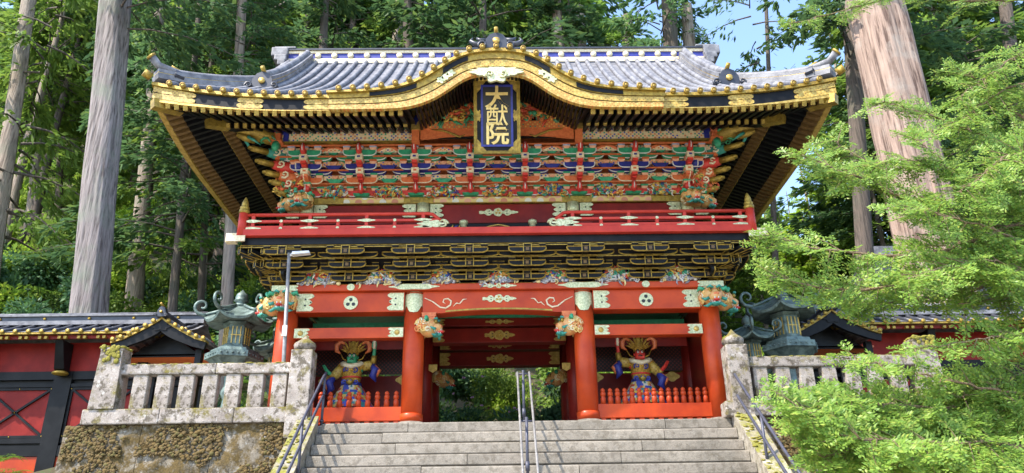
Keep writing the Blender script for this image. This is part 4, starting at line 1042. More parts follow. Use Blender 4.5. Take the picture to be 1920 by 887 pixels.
M['gravel'] = mat_stone('pale_gravel', (.60,.56,.49), (.52,.48,.41), 0, dark=.04, sc=6)
mb = MB(); mb.box(-14, 20, -60, -6.5, -4.5, -4.36); tag(mb.build('bounce_court', M['gravel']), kind='structure')  # unseen court, enlarged and paled to bounce light up under the eaves
SX0, SX1 = -3.52, 4.56; RZ, TR, SY = .245, .30, -.89
mb = MB(); mb.box(-8.25, 8.9, -.62, 7.5, -.8, -.004); tag(mb.build('terrace', M['gravel']), kind='structure')
st = thing('stone_stairs', 'broad flight of worn grey granite steps climbing to the gate', 'stairs', (0, SY, 0))
rs = random.Random(11); jo = [[-1.80, 3.25], [-2.25, 3.15], [-1.95, 2.65], [-.6, 2.2], [-1.4, 1.4]]
for n in range(18):
    J = jo[n] if n < 5 else sorted([rs.uniform(-2.5, -.5), rs.uniform(1, 3.5)])
    e = [SX0]+J+[SX1]
    for a, bx in zip(e, e[1:]):
        q = rs.uniform(-.012, .012); zt = -RZ*n+rs.uniform(-.006, .006)
        yb = .75 if n == 0 else .40; t1 = rs.uniform(-.006, .006)
        mb = MB(); mb.prism([(-TR*n+q+u, zt+w) for u, w in ((yb, 0), (.05, 0), (.016, -.008), (.002, -.03), (-.016, -.185), (-.008, -.20), (.045, -.205), (.045, -RZ-.03), (yb, -RZ-.03))], a+.006, bx-.006, 'yz')
        mb.v = [(x_, y_, z_+(t1 if x_ > a+.1 else 0)) for x_, y_, z_ in mb.v]
        mb.build('step', M['step'], st)
mb = MB(); mb.prism([(-18*TR, -18*RZ), (.3, -18*RZ), (.3, -.35), (-.1, -.35)], SX0, SX1, 'yz'); mb.build('core', M['step'], st)

# retaining walls, slope curbs and balustrades on both sides
def rough(name, mat, parent, x0, x1, y0, y1, z0, z1, amp=.05, step=.09, batter=0):
    """one rough stone block with an uneven mossy face"""
    nx = max(2, int((x1-x0)/step)); nz = max(2, int((z1-z0)/step)); mb = MB()
    def pt(i, k):
        u = i/nx; w = k/nz; e = min(i, nx-i, 3)/3*min(k, nz-k, 3)/3
        x = x0+(x1-x0)*u; z = z0+(z1-z0)*w
        p = Vector((x*3.2, z*3.2, y0*3)); d = (noise.noise(p)+.6*noise.noise(p*2.7)+.35*noise.noise(p*6))*amp
        return (x, y0-batter*(1-w)-d*(.25+.75*e)-amp*.4*e, z+.3*d)
    mb.grid([[pt(i, k) for i in range(nx+1)] for k in range(nz+1)], True)
    f = [pt(i, nz) for i in range(nx+1)]
    mb.grid([f, [(q[0], y1, z1) for q in f]], True)
    for i in (0, nx): 
        f = [pt(i, k) for k in range(nz+1)]; mb.grid([f, [(q[0], y1, q[2]) for q in f]], False)
    return mb.build(name, M[mat], parent)
def stone_block(name, parent, x0, x1, y0, y1, z0, z1, mat='stone', c=.025): 
    mb = MB(); mb.bbox(x0, x1, y0, y1, z0, z1, c); return mb.build(name, M[mat], parent)
for s, lab in ((-1, 'left'), (1, 'right')):
    X0 = 3.98 if s < 0 else 5.02; X1 = 8.30 if s < 0 else 8.95
    rw = thing('retaining_wall', 'mossy rough stone retaining wall on the %s of the stairs' % lab, 'stone wall', (0, -1.0, 0))
    for r_, (zt, zb, cuts) in enumerate(((-.0, -1.15, (1.55, 2.95)), (-1.16, -2.3, (.8, 2.3, 3.6)), (-2.31, -3.5, (1.5, 3.0)), (-3.51, -4.5, (2.0,)))):
        e = [X0-.1]+[X0+c for c in cuts]+[X1+.12+.05*r_]
        for a, bx in zip(e, e[1:]):
            q0, q1 = sorted((s*a, s*bx)); rough('wall_block', 'mossy', rw, q0+.006, q1-.006, .02-.09*r_, .5, zb, zt, .055, .075 if r_ == 0 else .2, .08)
    mb = MB(); q0, q1 = sorted((s*(X0-.1), s*(X1+.1))); mb.box(q0, q1, .5, 1.2, -4.5, -.02); mb.build('wall_core', M['mossy'], rw)
    mb = MB(); q0, q1 = sorted((s*(X1-.4), s*(X1+.1))); mb.box(q0, q1, .52, 8.4, -2.5, -.03); mb.build('side_wall', M['mossy'], rw)
    # slope curb beside the steps
    cw0, cw1 = sorted((s*(X0-.05), (SX0-.01) if s < 0 else (SX1+.01)))
    cu = thing('slope_curb', 'sloping mossy stone curb edging the %s side of the steps' % lab, 'curb', (0, SY, 0))
    for k in range(4):
        ya, yb = -.12-k*1.35, -.12-(k+1)*1.35+.012; za, zb = .10+ya*RZ/TR, .10+yb*RZ/TR
        mb = MB(); P = []; 
        mb.hexa([(cw0,yb,zb-1.0),(cw1,yb,zb-1.0),(cw1,ya,za-1.0),(cw0,ya,za-1.0)], [(cw0,yb,zb+.12),(cw1,yb,zb+.12),(cw1,ya,za+.12),(cw0,ya,za+.12)]); mb.build('curb_stone', M['curb'], cu)
    # balustrade
    bs = thing('stone_balustrade', 'lichen-covered stone balustrade on the terrace edge %s of the stairs' % lab, 'balustrade', (0, -.9, 0))
    a0, a1 = (-3.95, -7.74) if s < 0 else (4.79, 8.62)
    lo, hi = sorted((a0, a1))
    q = [lo-.36]+[lo+(hi-lo)*t for t in (.3, .68)]+[hi+.2]
    for u, w in zip(q, q[1:]): stone_block('base_course', bs, u+.004, w-.004, -.20, .22, .004, .30)
    stone_block('top_rail', bs, lo+.2, lo+(hi-lo)*.55, -.13, .13, .985, 1.20, c=.03); stone_block('top_rail', bs, lo+(hi-lo)*.55+.006, hi-.2, -.13, .13, .985, 1.20, c=.03)
    nb = 7; w_ = None
    for k in range(nb):
        x = lo+.62+(hi-lo-1.05)*k/(nb-1) if s < 0 else lo+.45+(hi-lo-1.05)*k/(nb-1)
        if w_ is None: mb = MB(); mb.bbox(-.145, .145, -.10, .10, .302, .983, .02); w_ = mb.build('baluster', M['stone'], bs, (x, 0, 0))
        else: c = w_.copy(); COL.objects.link(c); c.parent = bs; c.location = (x+rs.uniform(-.01,.01), 0, 0)
    mb = MB(); mb.hexa([(a1-.25,-.23,.302),(a1+.25,-.23,.302),(a1+.25,.23,.302),(a1-.25,.23,.302)], [(a1-.215,-.20,1.46),(a1+.215,-.20,1.46),(a1+.215,.20,1.46),(a1-.215,.20,1.46)]); mb.bbox(a1-.23, a1+.23, -.215, .215, 1.455, 1.53, .03); mb.build('end_post', M['stone'], bs)
    mb = MB(); mb.bbox(a0-.215, a0+.215, -.215, .215, -.30, 1.44, .025); po = mb.build('stair_post', M['stone'], bs)
    mb = MB(); mb.lathe([(.16,1.44),(.215,1.50),(.225,1.56),(.21,1.60),(.15,1.645),(.10,1.68),(.07,1.72),(.03,1.77),(.005,1.80)], 16, (a0, 0, 0)); mb.build('finial', M['stone'], po)
    # moss cushions on the rail, the post and the wall
    def tufts(name, mat, parent, n, f):
        mb = MB()
        for k in range(n):
            p, r, e = f(); mb.ball(p, r, 6, 4, e[2], e[0], e[1])
        mb.build(name, M[mat], parent)
    tufts('moss', 'mosstuft', bs, 60, lambda: ((a1+rs.uniform(-.22,.22), rs.uniform(-.21,.1), 1.53+rs.uniform(-.01,.015)), rs.uniform(.03,.07), (1.2,1,.5)))
    tufts('moss', 'mosstuft', bs, 26, lambda: ((a1+rs.uniform(-.2,.2), -.225, 1.53-rs.random()**2*.3), rs.uniform(.02,.05), (1.2,.35,1.2)))
    tufts('moss', 'mosstuft', bs, 150, lambda: (lo+.25+(hi-lo-.5)*(.5+.5*math.sin(rs.uniform(0, 6.3)*1.0))*rs.uniform(.7,1), rs.uniform(-.13,.10), 1.20) and ((lo+.3+(hi-lo-.6)*rs.random()**1.0, rs.uniform(-.125,.09), 1.195), rs.uniform(.012,.04), (2.0,1,.5)))
    def wallspot():
        for _ in range(60):
            u, z = rs.uniform(X0-.05, X1+.05), rs.uniform(-1.15, -.02)
            if noise.noise(Vector((u*1.1, z*1.6, 4)))+.35*noise.noise(Vector((u*4, z*4, 8)))+.25*(z > -.6) > .12: break
        return (s*u, .01-.075*(-z/1.15)-.05, z), rs.uniform(.012,.038), (rs.uniform(.8,1.6),rs.uniform(.4,.8),rs.uniform(.7,1.2))
    tufts('brown_moss', 'mossbrown', rw, 1700, wallspot)
    tufts('moss', 'mosstuft', cu, 90, lambda: ((lambda q: (rs.uniform(cw0+.02, cw1-.15), q, .22+q*RZ/TR))(-.2-rs.random()*3.5), rs.uniform(.02,.05), (1.2,1.2,.5)))
    # handrail of two steel tubes
    hx = SX0+.02 if s < 0 else SX1+.12
    hr = thing('handrail', 'dark steel double handrail down the %s side of the steps' % lab, 'handrail', (0, SY, 0))
    sl = RZ/TR
    for h in (1.02, .60):
        mb = MB(); mb.tube([(hx, .08, h+.0)]+[(hx+(.0), -t, h-.03-sl*t) for t in (.1, 2.6, 5.2)], .026, 10); mb.build('rail_tube', M['metal'], hr)
    for t in (-.02, 1.45, 2.95, 4.5):
        mb = MB(); mb.cyl((hx, -t, -.05-sl*t), (hx, -t, .98-sl*t), .026, 10); mb.lathe([(.045,0),(.045,.03)], 10, (hx, -t, .02-sl*t)); mb.build('rail_post', M['metal'], hr)
hr = thing('handrail', 'galvanised double handrail standing in the middle of the steps', 'handrail', (.48, SY, 0))
for x in (-.12, .12):
    mb = MB(); mb.tube([(x, .25, .97), (x, .0, .96), (x, -2.6, .96-RZ/TR*2.6), (x, -5.2, .96-RZ/TR*5.2)], .021, 10); mb.build('rail_tube', M['galv'], hr)
    mb = MB(); mb.lathe([(.03,0),(.03,.06)], 10, (x, .25, .94)); mb.build('rail_cap', M['galv'], hr)
for t in (-.12, 1.35, 2.8, 4.2):
    mb = MB(); mb.cyl((0, -t, -.1-RZ/TR*t), (0, -t, .93-RZ/TR*t), .028, 10); mb.cyl((-.12, -t, .86-RZ/TR*t), (.12, -t, .86-RZ/TR*t), .018, 8); mb.cyl((0, -t, 0-RZ/TR*t), (0, -t, .16-RZ/TR*t), .04, 10); mb.build('rail_post', M['metal'], hr)

# street lamp on the terrace
lp = thing('lamp_post', 'slim grey lamp post with a flat white head behind the balustrade', 'lamp post', (-4.36, -.71, 0))
mb = MB(); mb.tube([(0,0,0), (-.01,-.12,1.2), (-.05,-.40,3.52)], [.045,.042,.036], 10); mb.lathe([(.09,0),(.09,.04)], 10); mb.build('pole', M['galv'], lp)
mb = MB(); mb.T = Matrix.Translation((-.05,-.39,-.20)); mb.tube([(0,0,3.66),(.12,-.02,3.70)], .03, 8); mb.hexa([(.06,-.09,3.66),(.44,-.07,3.70),(.44,.06,3.70),(.06,.07,3.66)], [(.08,-.075,3.73),(.42,-.055,3.755),(.42,.05,3.755),(.08,.06,3.73)]); mb.build('lamp_head', M['lampw'], lp)
mb = MB(); mb.bbox(-.07, .03, -.27, -.235, 1.75, 1.98, .01); mb.build('clamp_box', M['lampw'], lp)

# bronze lanterns
def bronze_lantern(x, y, H, label, rz=0, w=1.0):
    t = thing('bronze_lantern', label, 'lantern', (x, y, 0), rz, 'bronze lanterns behind the balustrades')
    k = H/3.4; q = k*w
    def P(pr): return [(r*q, z*k) for r, z in pr]
    n = 6
    mb = MB(); mb.lathe(P([(.62,0),(.62,.16),(.52,.2),(.50,.34),(.38,.46),(.28,.52)]), n, smooth=False); mb.build('base', M['bronze'], t)
    mb = MB(); mb.lathe(P([(.24,.52),(.17,.66),(.15,.9),(.20,1.0),(.21,1.05),(.20,1.1),(.15,1.2),(.17,1.42),(.26,1.56)]), 18); mb.build('shaft', M['bronze'], t)
    mb = MB(); mb.lathe(P([(.28,1.56),(.40,1.62),(.60,1.78),(.66,1.80),(.66,1.94),(.56,1.96),(.54,2.03),(.40,2.05)]), n, smooth=False)
    for i in range(n):
        for j in range(5):
            a = 2*PI*(i+(j+.5)/5)/n; c = math.cos(PI/n)/math.cos((a % (2*PI/n))-PI/n)
            mb.lathe([(.001,-.03*k),(.035*k,0),(.001,.03*k)], 6, (.66*q*c*math.cos(a), .66*q*c*math.sin(a), 1.87*k))
    mb.build('gallery', M['bronze'], t)
    mb = MB(); mb.lathe(P([(.36,2.05),(.36,2.10),(.31,2.12),(.31,2.60),(.37,2.64),(.37,2.68)]), n, smooth=False); ch = mb.build('light_chamber', M['bronze'], t)
    mb = MB()
    for i in range(n):
        a = 2*PI*(i+.5)/n; d = Vector((math.cos(a), math.sin(a), 0)); p = Vector((-d.y, d.x, 0)); r0 = .31*q*math.cos(PI/n)
        for u in (-.09, 0, .09): mb.beam(d*(r0+.012)+p*u*k+Vector((0,0,2.16*k)), d*(r0+.012)+p*u*k+Vector((0,0,2.56*k)), .018*k, .03*k, d)
        mb.beam(d*(r0+.012)+p*-.12*k+Vector((0,0,2.36*k)), d*(r0+.012)+p*.12*k+Vector((0,0,2.36*k)), .02*k, .02*k)
    mb.build('lattice', M['oldgold'], ch)
    # six sided roof with drooping curved eaves
    mb = MB(); rows = []; prof = [(.80,2.70),(.70,2.76),(.52,2.86),(.36,2.98),(.22,3.08),(.16,3.12)]
    for r, z in prof:
        row = []
        for j in range(49):
            a = 2*PI*j/48; m = (a % (2*PI/n))-PI/n; c = math.cos(PI/n)/math.cos(m); corner = (abs(m)/(PI/n))**3
            row.append((r*q*c*math.cos(a), r*q*c*math.sin(a), (z+.14*corner*max(0,(r-.3)/.5))*k))
        rows.append(row)
    mb.grid(rows, False); mb.grid([[(a[0],a[1],a[2]) for a in rows[0]], [(a[0]*.97,a[1]*.97,a[2]-.06*k) for a in rows[0]], [(a[0]*.45,a[1]*.45,2.70*k) for a in rows[0]]], False)
    rf = mb.build('roof', M['bronze'], t)
    for i in range(n):
        a = 2*PI*i/n; d = Vector((math.cos(a), math.sin(a), 0)); mb = MB()
        mb.tube([d*q*r+Vector((0,0,z*k)) for r, z in ((.20,3.12),(.5,2.98),(.80,2.87))], .035*k, 6)
        C0 = d*q*.86+Vector((0,0,3.08*k)); P_ = [C0+d*(.20*k*(1-j/22)*math.cos(-PI/2+j*.36))*1.0+Vector((0,0,.20*k*(1-j/22)*math.sin(-PI/2+j*.36))) for j in range(20)]
        mb.tube([d*q*.76+Vector((0,0,2.86*k))]+P_, [.05*k]+[.045*k*(1-.5*j/20) for j in range(20)], 6)
        mb.build('corner_scroll', M['bronze'], rf)
    mb = MB(); mb.lathe(P([(.17,3.10),(.20,3.14),(.13,3.18),(.11,3.24),(.18,3.27),(.14,3.30),(.15,3.36),(.13,3.43),(.06,3.49),(.01,3.55)]), 14); mb.build('finial', M['bronze'], t)
bronze_lantern(-6.02, 1.0, 3.30, 'tall bronze lantern with scrolled roof, left of the gate', .25)
bronze_lantern(-5.35, 2.2, 2.80, 'shorter bronze lantern tucked beside the left gate pillar', .6)
bronze_lantern(6.68, 1.0, 3.40, 'tall bronze lantern right of the gate, partly behind green branches', .1)
bronze_lantern(5.80, 1.1, 2.62, 'shorter bronze lantern beside the right gate pillar', .35, 1.0)
bronze_lantern(-7.2, 3.2, 2.2, 'small bronze lantern half hidden behind the left balustrade', .4) if False else None

# ------------------------------------------------------------------ roofed side walls
mb = MB(); mb.ball((0,0,0), .018, 6, 4); STUD = mb.mesh('gilt_stud', M['gold'])
mb = MB(); mb.box(-.035, .035, -.04, .04, -.0325, .0325); REND = mb.mesh('rafter_end', M['gold'])
mb = MB(); mb.cyl((0,-.0175,0), (0,.0175,0), .052, 10); WEND = mb.mesh('eave_tile_end', M['gold'])
mb = MB(); mb.cyl((0,-.015,0), (0,.015,0), .035, 8); RBOSS = mb.mesh('ridge_boss', M['gold'])
def side_wall(s, label):
    t = thing('roofed_wall', label, 'wall', (s*7.2, 2.5, -.5))
    O = Matrix.Translation((-s*7.2, -2.5, .5)); 
    def nm(): q = MB(); q.T = O; return q
    def xr(a, b): return sorted((s*a, s*b))
    XA, XB = 7.1, 22
    a, b = xr(XA, XB)
    m = nm(); m.box(a, b, 2.42, 2.58, 1.9, 2.62); m.build('upper_panel', M['panelred'], t)  # shade under the eave is put into this darker red
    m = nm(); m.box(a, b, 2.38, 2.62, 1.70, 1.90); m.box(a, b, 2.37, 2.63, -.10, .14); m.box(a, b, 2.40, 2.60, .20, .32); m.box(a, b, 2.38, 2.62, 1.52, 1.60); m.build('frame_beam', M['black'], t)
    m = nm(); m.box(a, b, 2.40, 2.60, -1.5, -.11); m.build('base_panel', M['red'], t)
    m = nm(); m.box(a, b, 2.475, 2.525, -.10, 1.90); m.build('inner_panel', M['black'], t)
    k = 0; x = 8.35
    while x < XB-2:
        p = nm(); c, d = xr(x, x+.42); p.box(c, d, 2.36, 2.64, -1.4, 1.9); po = p.build('post', M['black'], t)
        p = nm(); q = s*(x+.21); p.hexa([(q-.12,2.1,1.9),(q+.12,2.1,1.9),(q+.12,2.36,1.8),(q-.12,2.36,1.8)], [(q-.09,1.86,2.55),(q+.09,1.86,2.55),(q+.09,2.36,2.55),(q-.09,2.36,2.55)]); p.build('eave_bracket', M['black'], po)
        p = nm(); p.lathe([(.02,-.03),(.17,0),(.19,.03),(.15,.07),(.04,.09)], 14, (q, 2.2, 1.78)); p.build('gilt_fitting', M['gold'], po)
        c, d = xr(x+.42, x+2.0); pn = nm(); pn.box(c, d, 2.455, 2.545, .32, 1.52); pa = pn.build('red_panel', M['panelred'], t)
        cr = nm(); e = .07
        for (p0, p1) in (((c+.03, .36), (d-.03, 1.48)), ((c+.03, 1.48), (d-.03, .36))): cr.beam((p0[0], 2.435, p0[1]), (p1[0], 2.435, p1[1]), .05, .06, (0,1,0))
        cr.box(c+.0, d-.0, 2.41, 2.459, .325, .385); cr.box(c, d, 2.41, 2.459, 1.455, 1.515); cr.box(c, c+.06, 2.412, 2.459, .386, 1.454); cr.box(d-.06, d, 2.412, 2.459, .386, 1.454)
        cr.lathe([(.001,0),(.09,.001)], 8, ((c+d)/2, 2.42, .92))
        co = cr.build('cross_frame', M['black'], pa)
        for (u, w) in (((c+d)/2, .92), (c+.03, 1.48), (d-.03, 1.48), (c+.03, .36), (d-.03, .36), ((c+d)/2, 1.485), ((c+d)/2, .355)): link('gilt_stud', STUD, co, (u-s*7.2, -.095, w+.5))
        x += 2.0
    # eave: red rafters with gilt ends in pairs, gilt edge, tiles
    ea, eb = xr(7.35, XB)
    m = nm(); m.add([(ea,1.74,2.63),(eb,1.74,2.63),(eb,2.6,2.82),(ea,2.6,2.82)], [(0,1,2,3)]); m.build('soffit', M['red'], t)
    m = nm(); m.box(ea, eb, 1.80, 1.86, 2.55, 2.62); m.build('eave_board', M['darkred'], t)
    x = 7.6
    while x < 14.5:
        for dx in (0, .14): link('rafter_end', REND, t, (s*(x+dx-7.2), -.74, 3.0675))
        x += .46
    m = nm(); m.box(ea, eb, 1.66, 1.72, 2.635, 2.675); m.build('gilt_eave_edge', M['gold'], t)
    prof = [(1.66, 2.69), (1.95, 2.80), (2.25, 2.95), (2.5, 3.10)]
    m = nm(); m.grid([[(x_, y, z) for x_ in (ea, eb)] for y, z in prof]); m.grid([[(x_, 5.0-y, z) for x_ in (ea, eb)] for y, z in prof]); rf = m.build('roof', M['tile'], t)
    m = nm(); g = nm(); x = 7.5
    while x < XB:
        m.tube([(s*x, y, z+.02) for y, z in prof], .055, 7); link('eave_tile_end', WEND, rf, (s*(x-7.2), -.8475, 3.20)) if x < 14.5 else None; x += .31
    m.build('tile_ribs', M['tiledark'], rf)
    m = nm(); m.mi = 0; m.box(ea, eb, 2.30, 2.70, 3.06, 3.16); m.mi = 1; m.box(ea, eb, 2.33, 2.67, 3.161, 3.27); m.mi = 0; m.box(ea, eb, 2.28, 2.72, 3.271, 3.31); m.tube([(ea, 2.5, 3.34), (eb, 2.5, 3.34)], .075, 8); rd = m.build('ridge', [M['tile'], M['tiledark']], rf)
    x = 8
    while x < 14.5: link('ridge_boss', RBOSS, rd, (s*(x-7.2), -.185, 3.715)); x += 1.1
    # small curved gable facing the stairs
    cx = s*7.80; hw = 1.08
    def gp(u): return 2.82-.62*(abs(u)**.85)+.10*max(0, abs(u)-.75)*2
    X = [-1+2*i/40 for i in range(41)]
    m = nm(); m.grid([[(cx+u*hw, y, gp(u)) for u in X] for y in (1.0, 2.5)]); gg = m.build('gable_roof', M['tile'], t)
    m = nm(); m.strip([(cx+u*hw, gp(u)-.0) for u in X], [(cx+u*hw, gp(u)-.05) for u in X], .98, 1.2); m.build('gilt_rim', M['gold'], gg)
    m = nm(); m.strip([(cx+u*hw, gp(u)-.052) for u in X], [(cx+u*hw*.97, gp(u)-.27-.06*math.cos(u*PI)) for u in X], 1.02, 1.12); m.build('gable_board', M['black'], gg)
    m = nm(); m.prism([(cx+u*hw*.8, gp(u)-.2) for u in X[4:-4]][::-1]+[(cx-hw*.8, 2.0), (cx+hw*.8, 2.0)], 1.5, 1.55); m.build('gable_wall', M['black'], gg)
    m = nm(); m.prism(shift(cloud(.4, .16, 6, .2), cx, 2.58), 1.0, 1.015); m.build('pendant', M['black'], gg)
    m = nm(); g = nm()
    for i in range(-6, 7):
        u = i/6.3; m.tube([(cx+u*hw, .96, gp(u)+.02), (cx+u*hw, 2.4, gp(u)+.02)], .05, 7); link('eave_tile_end', WEND, gg, (cx+u*hw-s*7.2, -1.545, gp(u)+.52))
    m.build('tile_ribs', M['tile'], gg)
    m = nm(); m.tube([(cx, .98, 2.90), (cx, 2.5, 2.92)], .09, 8); m.box(cx-.12, cx+.12, 1.0, 2.5, 2.79, 2.86); gr = m.build('gable_ridge', M['tiledark'], gg)
    onigawara(gr, O @ Matrix.Translation((cx, .98, 2.80)), .26, .28)
    for q in (-1, 1):
        m = nm(); m.box(cx+q*.85-.07, cx+q*.85+.07, 1.25, 1.41, -.5, 2.1)
        m.build('gable_post', M['black'], gg)
    m = nm(); m.box(cx-hw, cx+hw, 1.5, 2.4, 2.02, 2.06); m.build('gable_ceiling', M['orange'], gg)
side_wall(-1, 'red and black panelled wall under a grey tiled roof, left of the gate')
side_wall(1, 'red panelled wall under a tiled roof behind the green branches, right of the gate')
# ------------------------------------------------------------------ guardian statues
def skin_body(name, J, E, mat, parent, sub=1):
    """one continuous body from joints {name:(pos, radius)} and bones"""
    keys = list(J); me = bpy.data.meshes.new(name)
    me.from_pydata([J[k][0] for k in keys], [(keys.index(a), keys.index(b)) for a, b in E], [])
    o = bpy.data.objects.new(name, me); COL.objects.link(o)
    sk = o.modifiers.new('skin', 'SKIN'); sk.use_smooth_shade = True
    for i, k in enumerate(keys):
        d = me.skin_vertices[0].data[i]; d.radius = (J[k][1], J[k][1]); d.use_root = (i == 0)
    sb = o.modifiers.new('sub', 'SUBSURF'); sb.levels = sub; sb.render_levels = sub
    bpy.context.view_layer.update(); dg = bpy.context.evaluated_depsgraph_get()
    m2 = bpy.data.meshes.new_from_object(o.evaluated_get(dg)); bpy.data.objects.remove(o)
    m2.materials.clear(); m2.materials.append(mat); m2.polygons.foreach_set('use_smooth', [True]*len(m2.polygons))
    return link(name, m2, parent)
def statue(x, flip, skin, label, robe):
    f = -1 if flip else 1     # f=1: raised arm on the picture's right
    t = thing('guardian_statue', label, 'statue', (x, 1.05, .13))
    mb = MB(); mb.lathe([(.62,0),(.60,.12),(.52,.2),(.46,.34),(.3,.38)], 11, smooth=False, sy=.7); mb.build('rock_base', M['bark_dark'], t)
    J = dict(pelvis=((0,0,.98),.16), waist=((0,-.01,1.12),.14), chest=((0,-.01,1.36),.19), neck=((0,-.02,1.53),.075), head=((0,-.05,1.66),.115), crown=((0,-.04,1.78),.09),
        sR=((f*.22,0,1.46),.085), eR=((f*.46,-.02,1.50),.062), wR=((f*.50,-.12,1.80),.042), hR=((f*.50,-.14,1.89),.05),
        sL=((-f*.22,0,1.46),.085), eL=((-f*.40,-.05,1.22),.062), wL=((-f*.50,-.22,1.30),.042), hL=((-f*.53,-.27,1.35),.05),
        hipR=((f*.12,0,.90),.12), kR=((f*.22,-.06,.66),.085), aR=((f*.26,0,.42),.055), tR=((f*.30,-.14,.39),.05),
        hipL=((-f*.12,0,.90),.12), kL=((-f*.22,-.06,.66),.085), aL=((-f*.28,.0,.42),.055), tL=((-f*.32,-.14,.39),.05))
    E_ = [('pelvis','waist'),('waist','chest'),('chest','neck'),('neck','head'),('head','crown'),('chest','sR'),('sR','eR'),('eR','wR'),('wR','hR'),('chest','sL'),('sL','eL'),('eL','wL'),('wL','hL'),('pelvis','hipR'),('hipR','kR'),('kR','aR'),('aR','tR'),('pelvis','hipL'),('hipL','kL'),('kL','aL'),('aL','tL')]
    for sd, c in (('R', Vector((f*.50,-.14,1.89))), ('L', Vector((-f*.53,-.27,1.35)))):
        up = Vector((0,-.1,1)) if sd == 'R' else Vector((-f*.4,-.5,.6)); up.normalize(); ax = Vector((1,0,0)) if sd == 'R' else Vector((.7*f,-.7,0))
        for i in range(4):
            b = c+ax*(i-1.5)*.026+up*.03
            J[sd+'a%d' % i] = (tuple(b), .013); J[sd+'b%d' % i] = (tuple(b+up*(.05+.008*(i in (1,2)))+Vector((0,-.015,0))), .011); J[sd+'c%d' % i] = (tuple(b+up*.065+Vector((0,-.05,0))), .009)
            E_ += [('h'+sd, sd+'a%d' % i), (sd+'a%d' % i, sd+'b%d' % i), (sd+'b%d' % i, sd+'c%d' % i)]
        J[sd+'th'] = (tuple(c-ax*.055+Vector((0,-.03,.0))), .013); J[sd+'tt'] = (tuple(c-ax*.045+up*.04+Vector((0,-.06,0))), .010); E_ += [('h'+sd, sd+'th'), (sd+'th', sd+'tt')]
    body = skin_body('body', J, E_, skin, t)
    mb = MB()
    for q in (-1, 1): mb.mi = 0; mb.ball((q*.045,-.155,1.685), .026, 8, 6); mb.mi = 1; mb.ball((q*.045,-.178,1.683), .011, 6, 4); mb.tube([(q*.015,-.165,1.715),(q*.05,-.168,1.735),(q*.09,-.14,1.72)], [.012,.016,.006], 6)
    mb.tube([(-.045,-.15,1.60),(0,-.165,1.608),(.045,-.15,1.60)], .012, 6); mb.mi = 2; mb.ball((0,-.17,1.655), .030, 8, 6); mb.build('face', [M['white'], M['ink'], skin], body)
    for q in (-1, 1): mb = MB(); mb.ball((q*.118,-.04,1.66), .03, 8, 6, 1.3, .5); mb.build('ear', skin, body)
    # breast plate, belt with a mask, skirts of armour
    mb = MB(); mb.lathe([(.19,1.02),(.20,1.12),(.225,1.28),(.235,1.40),(.18,1.50),(.10,1.53)], 20, (0,-.01,0), sy=.78); mb.mi = 1
    for q in (-1, 1): curl(mb, (q*.10,-.17,1.36), .07, 10, (0,-1,0), q)
    mb.mi = 2; mb.lathe([(.215,1.18),(.225,1.20),(.215,1.22)], 20, (0,-.01,0), sy=.8); mb.build('breast_plate', [M['carvegold'], M['navy'], M['scarlet']], t)
    mb = MB(); mb.mi = 0; mb.lathe([(.215,1.0),(.235,1.04),(.215,1.09)], 20, sy=.85); mb.mi = 1; mb.ball((0,-.2,1.08), .085, 12, 8, .9); mb.mi = 2
    for q in (-1, 1): mb.ball((q*.035,-.27,1.10), .018, 6, 4); curl(mb, (q*.13,-.18,1.08), .06, 9, (0,-1,0), q)
    mb.build('belt', [M['navy'], M['gold'], M['blue']], t)
    mb = MB(); n = 36; rows = 9; rr = random.Random(5)
    for i in range(rows):
        r0 = .22+.037*i; z0 = 1.03-.058*i
        for j in range(n):
            a = 2*PI*(j+.5*(i%2))/n; w = r0*PI/n*1.02; d = Vector((math.cos(a), math.sin(a)*.8, 0)); p = Vector((-math.sin(a), math.cos(a)*.8, 0))
            c = d*r0+Vector((0,0,z0)); q = d*(r0+.05)+Vector((0,0,z0-.075))
            mb.add([c-p*w, c+p*w, q+p*w*1.1, q-p*w*1.1, c-p*w-d*.015, c+p*w-d*.015, q+p*w*1.1-d*.015, q-p*w*1.1-d*.015], [(0,1,2,3),(7,6,5,4),(0,4,5,1),(2,6,7,3),(1,5,6,2),(3,7,4,0)])
    mb.build('armour_skirt', M['polyrobe'], t)
    mb = MB()
    for k, (c0, sg) in enumerate(((0, -1), (1, 1))):
        mb.mi = k; mb.lathe([(.24+.03*k,.98),(.36+.02*k,.80),(.47-.04*k,.60),(.50-.10*k,.48)], 22, (0,.04,0), sy=.75)
    mb.build('robe', [M['navy' if robe else 'brocade'], M['scarlet']], t)
    # sleeves, shoulder guards, scarf
    mb = MB()
    for q, sh, el, wr in ((f, (f*.22,0,1.46), (f*.46,-.02,1.50), (f*.5,-.08,1.70)), (-f, (-f*.22,0,1.46), (-f*.40,-.05,1.22), (-f*.46,-.16,1.27))):
        mb = MB(); mb.mi = 0; mb.tube([sh, tuple((Vector(sh)+Vector(el))*.5), el], [.10,.115,.10], 10); mb.mi = 1; mb.tube([el, wr], [.075,.06], 10); mb.mi = 2; mb.ball(sh, .125, 10, 8, .8)
        mb.mi = 3; E0 = Vector(el); mb.tube([E0+Vector((0,-.02,-.02)), E0+Vector((q*.08,-.06,-.14)), E0+Vector((q*.02,-.05,-.27)), E0+Vector((q*.10,-.04,-.40))], [.07,.10,.08,.015], 8)
        mb.mi = 4; mb.tube([E0+Vector((q*.05,-.05,-.05)), E0+Vector((q*.16,-.06,-.16)), E0+Vector((q*.12,-.06,-.30))], [.05,.06,.01], 7)
        mb.build('sleeve', [M['goldlat'], M['gold'], M['carvegold'], M['navy'], M['orange']], t)
